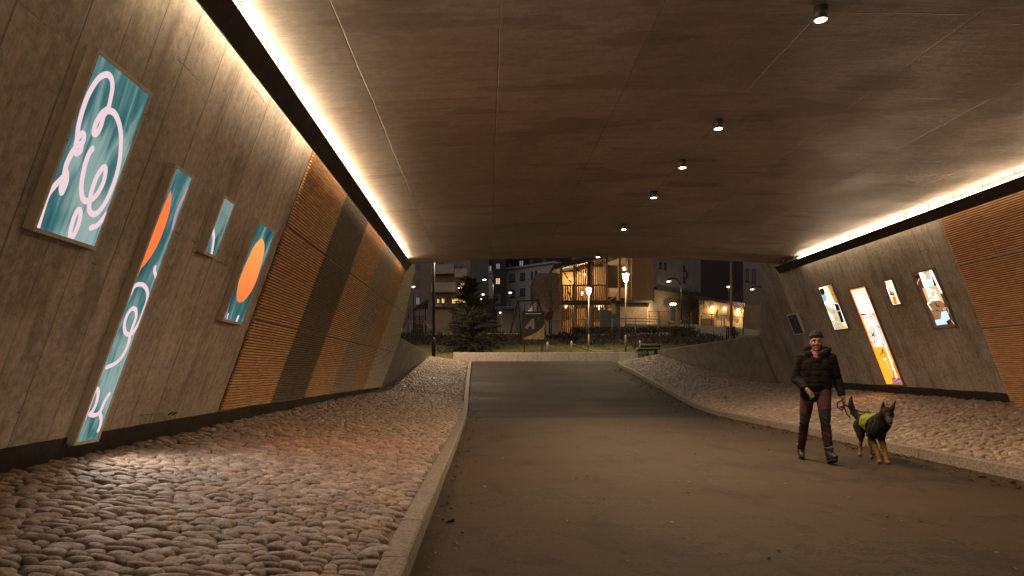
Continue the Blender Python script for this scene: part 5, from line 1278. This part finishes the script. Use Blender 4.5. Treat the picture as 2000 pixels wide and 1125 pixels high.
ARM_L = ((-.185,.02,1.335), (-.250,.05,1.075), (-.112,-.20,.925)); ARM_R = ((.195,.02,1.335), (.275,.06,1.065), (.330,-.02,.835))
LEG_L = ((-.095,.03,.90), (-.140,.02,.51), (-.165,.27,.14)); LEG_R = ((.095,.0,.90), (.105,-.13,.525), (.150,-.145,.13))
for A, rr in ((ARM_L,(.048,.040,.028)), (ARM_R,(.048,.040,.028)), (LEG_L,(.075,.055,.04)), (LEG_R,(.075,.055,.04))): b.limb(*[(*p, r_) for p, r_ in zip(A, rr)])
b.ell((-.100,-.225,.905), (.03,.035,.035)); b.ell((.334,-.028,.80), (.03,.035,.035))
person = b.build('person', ['skin', 'lip'], PO, None, .0075, 3, lambda c: 1 if abs(c.x-.005) < .021 and c.y < -.075 and 1.468 < c.z < 1.488 else 0)
tag(person, 'person in a black jacket, maroon trousers and black hat walking a dog', 'person')
for s_ in (-1, 1):
    q = MB(); q.ball((.005+s_*.031,-.0775,1.556), (.014,.010,.008), 10, 0); q.ball((.007+s_*.031,-.0840,1.556), (.0065,.005,.0065), 8, 1); o = q.build('eye', ['eye_w', 'eye_d']); o.parent = person
    q = MB(); q.tube([(.005+s_*.014,-.094,1.578), (.005+s_*.032,-.092,1.583), (.005+s_*.050,-.082,1.577)], [.004,.005,.003], 6); o = q.build('eyebrow', 'brow'); o.parent = person
b = Blob()
b.ell((.005,.010,1.625), (.088,.104,.090)); b.limb(*[(.005+.078*math.cos(k*.5236), .010+.094*math.sin(k*.5236), 1.620-.016*math.sin(k*.5236), .015) for k in range(13)])
b.build('knit_hat', ['hat'], None, person, .008, 3, keep=lambda c: c.z > 1.604 or (c.y > .03 and c.z > 1.56), wrinkle=lambda c: .0015*math.sin(c.z*420))
b = Blob()
b.limb(*[(.005+.062*math.cos(k*.5236), .012+.066*math.sin(k*.5236), 1.405, .026) for k in range(13)]); b.limb((-.02,-.062,1.40,.026), (.0,-.085,1.35,.03)); b.limb((.05,-.06,1.42,.014), (.13,-.05,1.455,.010)); b.limb((-.045,-.05,1.425,.014),(-.085,-.02,1.45,.010))
b.build('scarf', ['scarf'], None, person, .008, 3, wrinkle=lambda c: .003*math.sin(c.z*160+c.x*60))
b = Blob()
b.limb((0,.02,1.30,.125), (0,.012,1.14,.135), (0,.012,.99,.142)); b.limb((-.155,.02,1.335,.072), (0,.02,1.365,.085), (.160,.02,1.335,.072))
b.limb((-.09,.015,1.24,.115), (-.095,.012,1.0,.112), (-.100,.015,.865,.100)); b.limb((.09,.015,1.24,.115), (.095,.012,1.0,.112), (.095,.0,.865,.100)); b.limb((-.10,.0,.86,.096), (.10,.0,.86,.096)); b.limb((-.10,.06,.86,.09), (.10,.06,.86,.09))
for A in (ARM_L, ARM_R): b.limb((*A[0], .074), (*(Vector(A[0])*.5+Vector(A[1])*.5), .069), (*A[1], .062), (*(Vector(A[1])*.25+Vector(A[2])*.75), .052))
for k in range(9):     # thrown-back hood round the neck
    th = math.pi*(-.20+1.4*k/8); b.ell((.010+.125*math.cos(th), .035+.095*math.sin(th), 1.425+.035*math.sin(th)+.015*(k in (1,7))), (.052,.05,.055))
b.ell((-.110,.0,1.47), (.040,.045,.045)); b.ell((.150,-.01,1.445), (.048,.045,.040))
def quilt(c):
    seam = abs(math.sin((c.z+.10*abs(c.x))*math.pi/.085)); return .007*(seam**.45)-.005+.0035*mnoise.noise(Vector((c.x*22, c.y*22, c.z*30)))
b.build('jacket', ['jacket'], None, person, .009, 4, wrinkle=quilt, keep=lambda c: c.z > .775)
b = Blob()
b.limb((-.07,.02,.90,.112), (.07,.01,.90,.112))
for L in (LEG_L, LEG_R):
    k1 = Vector(L[0])*.5+Vector(L[1])*.5; c1 = Vector(L[1])*.6+Vector(L[2])*.4
    b.limb((*L[0], .105), (*k1, .090), (*L[1], .066), (*c1, .066), (*(Vector(L[1])*.12+Vector(L[2])*.88), .056))
b.build('trousers', ['trousers', 'patch'], None, person, .009, 4, lambda c: 1 if (c.x < 0 and .40 < c.z < .63+.3*(c.x+.14) and c.y < .22) or (c.x > 0 and .43 < c.z < .685) or (c.x > 0 and c.z < .235) else 0,
        wrinkle=lambda c: .004*mnoise.noise(Vector((c.x*14, c.y*14, c.z*34)))+.003*math.sin(c.z*95+c.x*40)*(c.z < .6))
def boot(ank, toe, heel, name='boot'):
    a, t_, h = Vector(ank), Vector(toe), Vector(heel); b = Blob()
    b.limb((*(a+Vector((0,.005,.055))), .054), (*a, .054), (*(a*.45+h*.55+Vector((0,0,.02))), .048)); b.limb((*h, .040), (*(h*.5+t_*.5+Vector((0,0,.012))), .046), (*t_, .040)); b.limb((*(a+Vector((0,-.02,-.01))), .045), (*(h*.35+t_*.65+Vector((0,0,.02))), .043))
    o = b.build(name, ['boot', 'sole'], None, person, .008, 3, wrinkle=lambda c: .002*math.sin(c.z*180))
    q = MB(); d = (t_-h); n = 12; pts = []
    up = Vector((0, -d.z, d.y)).normalized() if abs(d.y) > 1e-4 else Vector((0,0,1))
    up = up if up.z > 0 else -up; sd = d.cross(up).normalized()
    for k in range(n):
        th = 2*math.pi*k/n; pts.append(h*.5+t_*.5+d*.64*math.cos(th)+sd*.047*math.sin(th)*(1.05+.15*math.cos(th))-up*.030)
    q.add([p for p in pts]+[p-up*.018 for p in pts], [tuple(range(n)), tuple(range(n, 2*n))]+[(k, (k+1) % n, n+(k+1) % n, n+k) for k in range(n)])
    s_ = q.build('sole', 'sole'); s_.parent = o
    q = MB(); q.lathe((a.x, a.y+.005, a.z+.062), [(.054,-.012),(.060,0),(.060,.014),(.052,.022)], 16); s_ = q.build('cuff', 'cuff'); s_.parent = o
    q = MB()
    for k in range(5):
        c = (a+Vector((0,-.052,.03)))*(1-k/5)+(h*.3+t_*.7+Vector((0,-.01,.052)))*(k/5); q.tube([c+Vector((-.022,.004,0)), c+Vector((0,-.006,.004)), c+Vector((.022,.004,0))], .004, 5)
    s_ = q.build('lace', 'patch'); s_.parent = o
boot((-.166,.27,.125), (-.160,.155,.048), (-.166,.30,.048)); boot((.150,-.145,.140), (.205,-.315,.105), (.150,-.135,.052))
def glove(c, fwd, side, up, curl, thumb):   # palm centre; fingers along fwd, across side
    b = Blob(); c, fwd, side, up = Vector(c), Vector(fwd).normalized(), Vector(side).normalized(), Vector(up).normalized()
    rot = Matrix((side, fwd, up)).transposed(); b.ell(c, (.040,.045,.020), rot); b.limb((*(c-fwd*.05), .030), (*(c-fwd*.02), .030))
    for k, L in enumerate((.070, .080, .074, .058)):
        o = c+fwd*.036+side*(-.030+.020*k); p = o+fwd*L*.45-up*curl*.012; q = p+fwd*L*.30*(1-curl)-up*L*.42*curl; r_ = q-fwd*L*.25*curl-up*L*.20*curl+fwd*L*.22*(1-curl)
        b.limb((*o, .0105), (*p, .0100), (*q, .0095), (*r_, .0085))
    o = c-fwd*.015+side*thumb*.036; b.limb((*o, .013), (*(o+side*thumb*.020+fwd*.025-up*.010), .0115), (*(o+side*thumb*.010+fwd*.050-up*.028), .0095))
    return b.build('glove', ['glove'], None, person, .0055, 2)
glove((-.092,-.238,.895), (.45,-.50,-.62), (.75,.55,.1), (.30,-.62,.70), .75, 1)
glove((.337,-.035,.785), (.12,-.20,-.95), (.25,-.93,.2), (.95,.25,.1), .85, 1)

# dog -------------------------------------------------------------
t = NT('dog_coat'); p = t.n('SeparateXYZ', {0: t.n('TexCoord').outputs['Object']})
nz = t.noise(t.obj((1,1,1)), 60, 4, .7); h = t.math('ADD', p.outputs[2], t.math('MULTIPLY', t.math('SUBTRACT', nz, .5), .08))
tanf = t.ramp(t.math('MULTIPLY', h, 2.2), [(.50, 1), (.66, 0)])
c = t.mix(tanf, (.007,.006,.0055,1), (.20,.115,.038,1)); c = t.mix(t.ramp(nz, [(.35,.55),(.65,0)]), c, t.mix(1.0, c, (.4,.35,.3,1), 'MULTIPLY'))
t.bsdf(c, .75, 0, t.bump(t.noise(t.obj((6,6,1.5)), 40, 3), .6, .01), .3); m['dog'] = t.m
m['muzzle'] = M('grizzled_muzzle', (.035,.029,.027), .8, 0, .3, 50, .3); m['nose'] = M('dog_nose', (.01,.009,.009), .35, 0, .1, 30, 0); m['tongue'] = M('dog_tongue', (.30,.12,.11), .5, 0, .1, 30, 0)
m['vest'] = M('lime_reflective_vest', (.20,.24,.010), .7, 0, .15, 12, .2); m['strap'] = M('pale_collar', (.35,.30,.20), .7, 0, .2, 30, 0); m['leash'] = M('dark_leash', (.012,.011,.010), .7, 0, .2, 30, 0)
DO = Vector((5.010, 8.80, 0))
CH, HP = Vector((.02,-.02,.46)), Vector((-.13,.52,.47))
def torso(b, k=0.0, legs=True):
    b.ell((.022,-.05,.455), (.118+k,.135+k,.155+k)); b.ell((.0,.05,.465), (.122+k,.16+k,.150+k)); b.ell((-.045,.20,.485), (.110+k,.16+k,.125+k)); b.ell((-.090,.36,.495), (.098+k,.15+k,.105+k)); b.ell((-.125,.50,.49), (.100+k,.12+k,.115+k)); b.ell((.02,.02,.53), (.07+k,.12+k,.09+k))
b = Blob(); torso(b)
b.limb((.03,-.07,.53,.098), (.085,-.18,.585,.088), (.118,-.245,.625,.080))            # neck, thick ruff
b.ell((.05,-.13,.47), (.095,.09,.12))
b.ell((.132,-.275,.640), (.092,.095,.088)); b.ell((.09,-.17,.52), (.11,.10,.13)); b.limb((.140,-.34,.615,.052), (.155,-.41,.575,.040), (.166,-.465,.545,.030)); b.limb((.142,-.33,.590,.045), (.158,-.42,.540,.026))
for ex, tx in ((.085,.092), (.185,.236)): b.limb((ex,-.262,.690,.034), ((ex+tx)/2,-.262,.742,.024), (tx,-.268,.800,.007))
# front legs, one reaching across
b.limb((.085,-.07,.42,.066), (.075,-.055,.30,.046), (.118,-.10,.165,.033), (.135,-.15,.075,.029), (.140,-.17,.040,.031)); b.ell((.146,-.20,.028), (.037,.054,.027))
b.limb((-.045,-.05,.42,.064), (-.038,-.01,.29,.045), (.020,-.06,.16,.033), (.045,-.095,.075,.029), (.050,-.105,.040,.031)); b.ell((.054,-.135,.028), (.036,.052,.027))
# hind legs: thigh, knee forward, hock back, shank
b.limb((-.060,.46,.45,.092), (-.030,.36,.32,.062), (-.050,.47,.215,.034), (-.042,.42,.10,.024), (-.040,.395,.045,.027)); b.ell((-.034,.365,.026), (.030,.046,.024))
b.limb((-.190,.52,.44,.088), (-.175,.47,.31,.058), (-.165,.66,.235,.032), (-.180,.66,.11,.023), (-.185,.64,.05,.026)); b.ell((-.184,.61,.028), (.029,.044,.024))
b.limb((-.150,.60,.545,.040), (-.215,.69,.545,.046), (-.275,.73,.615,.046), (-.305,.735,.705,.040), (-.302,.735,.775,.028), (-.290,.735,.825,.010))
fur = lambda c: .006*mnoise.noise(Vector((c.x*45, c.y*30, c.z*18)))+.003*mnoise.noise(Vector((c.x*110, c.y*90, c.z*50)))
dog = b.build('dog', ['dog', 'muzzle'], DO, None, .0085, 2, lambda c: 1 if c.y < -.41 and c.z > .5 else 0, wrinkle=fur)
tag(dog, 'black and tan german shepherd in a lime vest trotting on a leash', 'dog')
q = MB(); q.ball((.168,-.492,.553), (.019,.014,.015), 10); q.build('nose', 'nose', None).parent = dog
for s_ in (-1, 1):
    q = MB(); q.ball((.137+s_*.036,-.343,.655), (.011,.009,.010), 8); q.build('eye', 'eye_d', None).parent = dog
q = MB(); q.ball((.162,-.452,.518), (.016,.030,.008), 8); q.build('tongue', 'tongue', None).parent = dog
for fx, fy in ((.146,-.242), (.054,-.178), (-.034,.322), (-.184,.568)):
    q = MB()
    for k in range(4): q.ball((fx-.021+.014*k, fy+.004*abs(k-1.5), .014), (.005,.010,.005), 6)
    q.build('claws', 'nose', None).parent = dog
b = Blob(); torso(b, .016)
b.build('dog_vest', ['vest'], None, dog, .010, 4, keep=lambda c: c.z > .40+.25*max(0, c.y-.22)+.18*max(0, .12-c.y) and -.02 < c.y+.25*(c.z-.5) < .40, wrinkle=lambda c: .003*math.sin(c.z*70+c.y*50))
b = Blob(); b.limb(*[(.085+.098*math.cos(k*.5236), -.150+.055*math.sin(k*.5236)-.02, .560+.085*math.sin(k*.5236), .006) for k in range(13)]); b.build('collar', ['strap'], None, dog, .006, 2)
person.rotation_euler.z = R(-21); person.scale.x = .94; dog.rotation_euler.z = R(-28); dog.scale.x = .90
q = MB(); rs = random.Random(3); me = dog.data
for k in range(9000):
    f_ = me.polygons[rs.randrange(len(me.polygons))]; c, n = f_.center, f_.normal
    if c.z < .16 or (c.y < -.30 and c.z > .50): continue
    L = rs.uniform(.012, .024)*(1.5 if c.z < .42 and c.y < .1 else 1); d = (n*.55+Vector((rs.uniform(-.3,.3), .55+rs.uniform(-.3,.3), -.75))).normalized()*L; s_ = d.cross(n)
    if s_.length < 1e-6: continue
    s_ = s_.normalized()*.0016; o = c-n*.003; q.add([o-s_, o+s_, o+d+n*.004], [(0,1,2)])
q.build('coat_fur', 'dog').parent = dog
W_ = lambda p: Matrix.LocRotScale(PO, person.rotation_euler, person.scale) @ Vector(p); Dg = lambda p: Matrix.LocRotScale(DO, dog.rotation_euler, dog.scale) @ Vector(p)
h0 = W_((.345,-.075,.745)); e0 = Dg((-.055,.17,.628))
q = MB(); q.tube([h0, h0.lerp(e0,.3)-Vector((0,0,.02)), h0.lerp(e0,.65)-Vector((0,0,.025)), e0], .008, 6); q.tube([h0+Vector((-.02,-.01,.07)), h0+Vector((-.10,-.02,.03)), h0+Vector((-.105,-.03,-.03)), h0+Vector((-.04,-.02,-.07)), h0], .009, 6); q.tube([h0+Vector((-.01,0,-.02)), h0+Vector((.02,-.02,-.12)), h0+Vector((.06,-.02,-.16))], .008, 6)
tag(q.build('leash', 'leash'), 'dark leash with a hand loop running from the glove to the dog', 'leash')
# ------------------------------------------------------------------ camera, night sky, render settings
cam = bpy.data.cameras.new('camera'); co = bpy.data.objects.new('camera', cam); C.objects.link(co)
co.location = (0, 0, EYE); co.rotation_euler = (R(90), 0, 0); cam.sensor_width = 36; cam.lens = 24
cam.shift_x = 50/2000; cam.shift_y = (730-562.5)/2000; cam.clip_start = .05; cam.clip_end = 1500
S_ = bpy.context.scene; S_.camera = co
w = bpy.data.worlds.new('World'); S_.world = w; w.use_nodes = True; nt = w.node_tree; nt.nodes.clear()
sky = nt.nodes.new('ShaderNodeTexSky'); sky.sky_type = 'NISHITA'; sky.sun_disc = False; sky.sun_elevation = R(-1.0); sky.sun_rotation = R(200)
bg = nt.nodes.new('ShaderNodeBackground'); bg.inputs[1].default_value = .15; ou = nt.nodes.new('ShaderNodeOutputWorld')
nt.links.new(sky.outputs[0], bg.inputs[0]); nt.links.new(bg.outputs[0], ou.inputs[0])
vs = S_.view_settings; S_.display_settings.display_device = 'sRGB'; vs.view_transform = 'Standard'; vs.look = 'None'; vs.exposure = 1.85; vs.gamma = 1; vs.use_curve_mapping = False
cy = S_.cycles; cy.use_denoising = True; cy.sample_clamp_indirect = 4; cy.max_bounces = 8; cy.diffuse_bounces = 5; cy.caustics_reflective = False; cy.caustics_refractive = False
try: cy.denoiser = 'OPENIMAGEDENOISE'
except Exception: pass
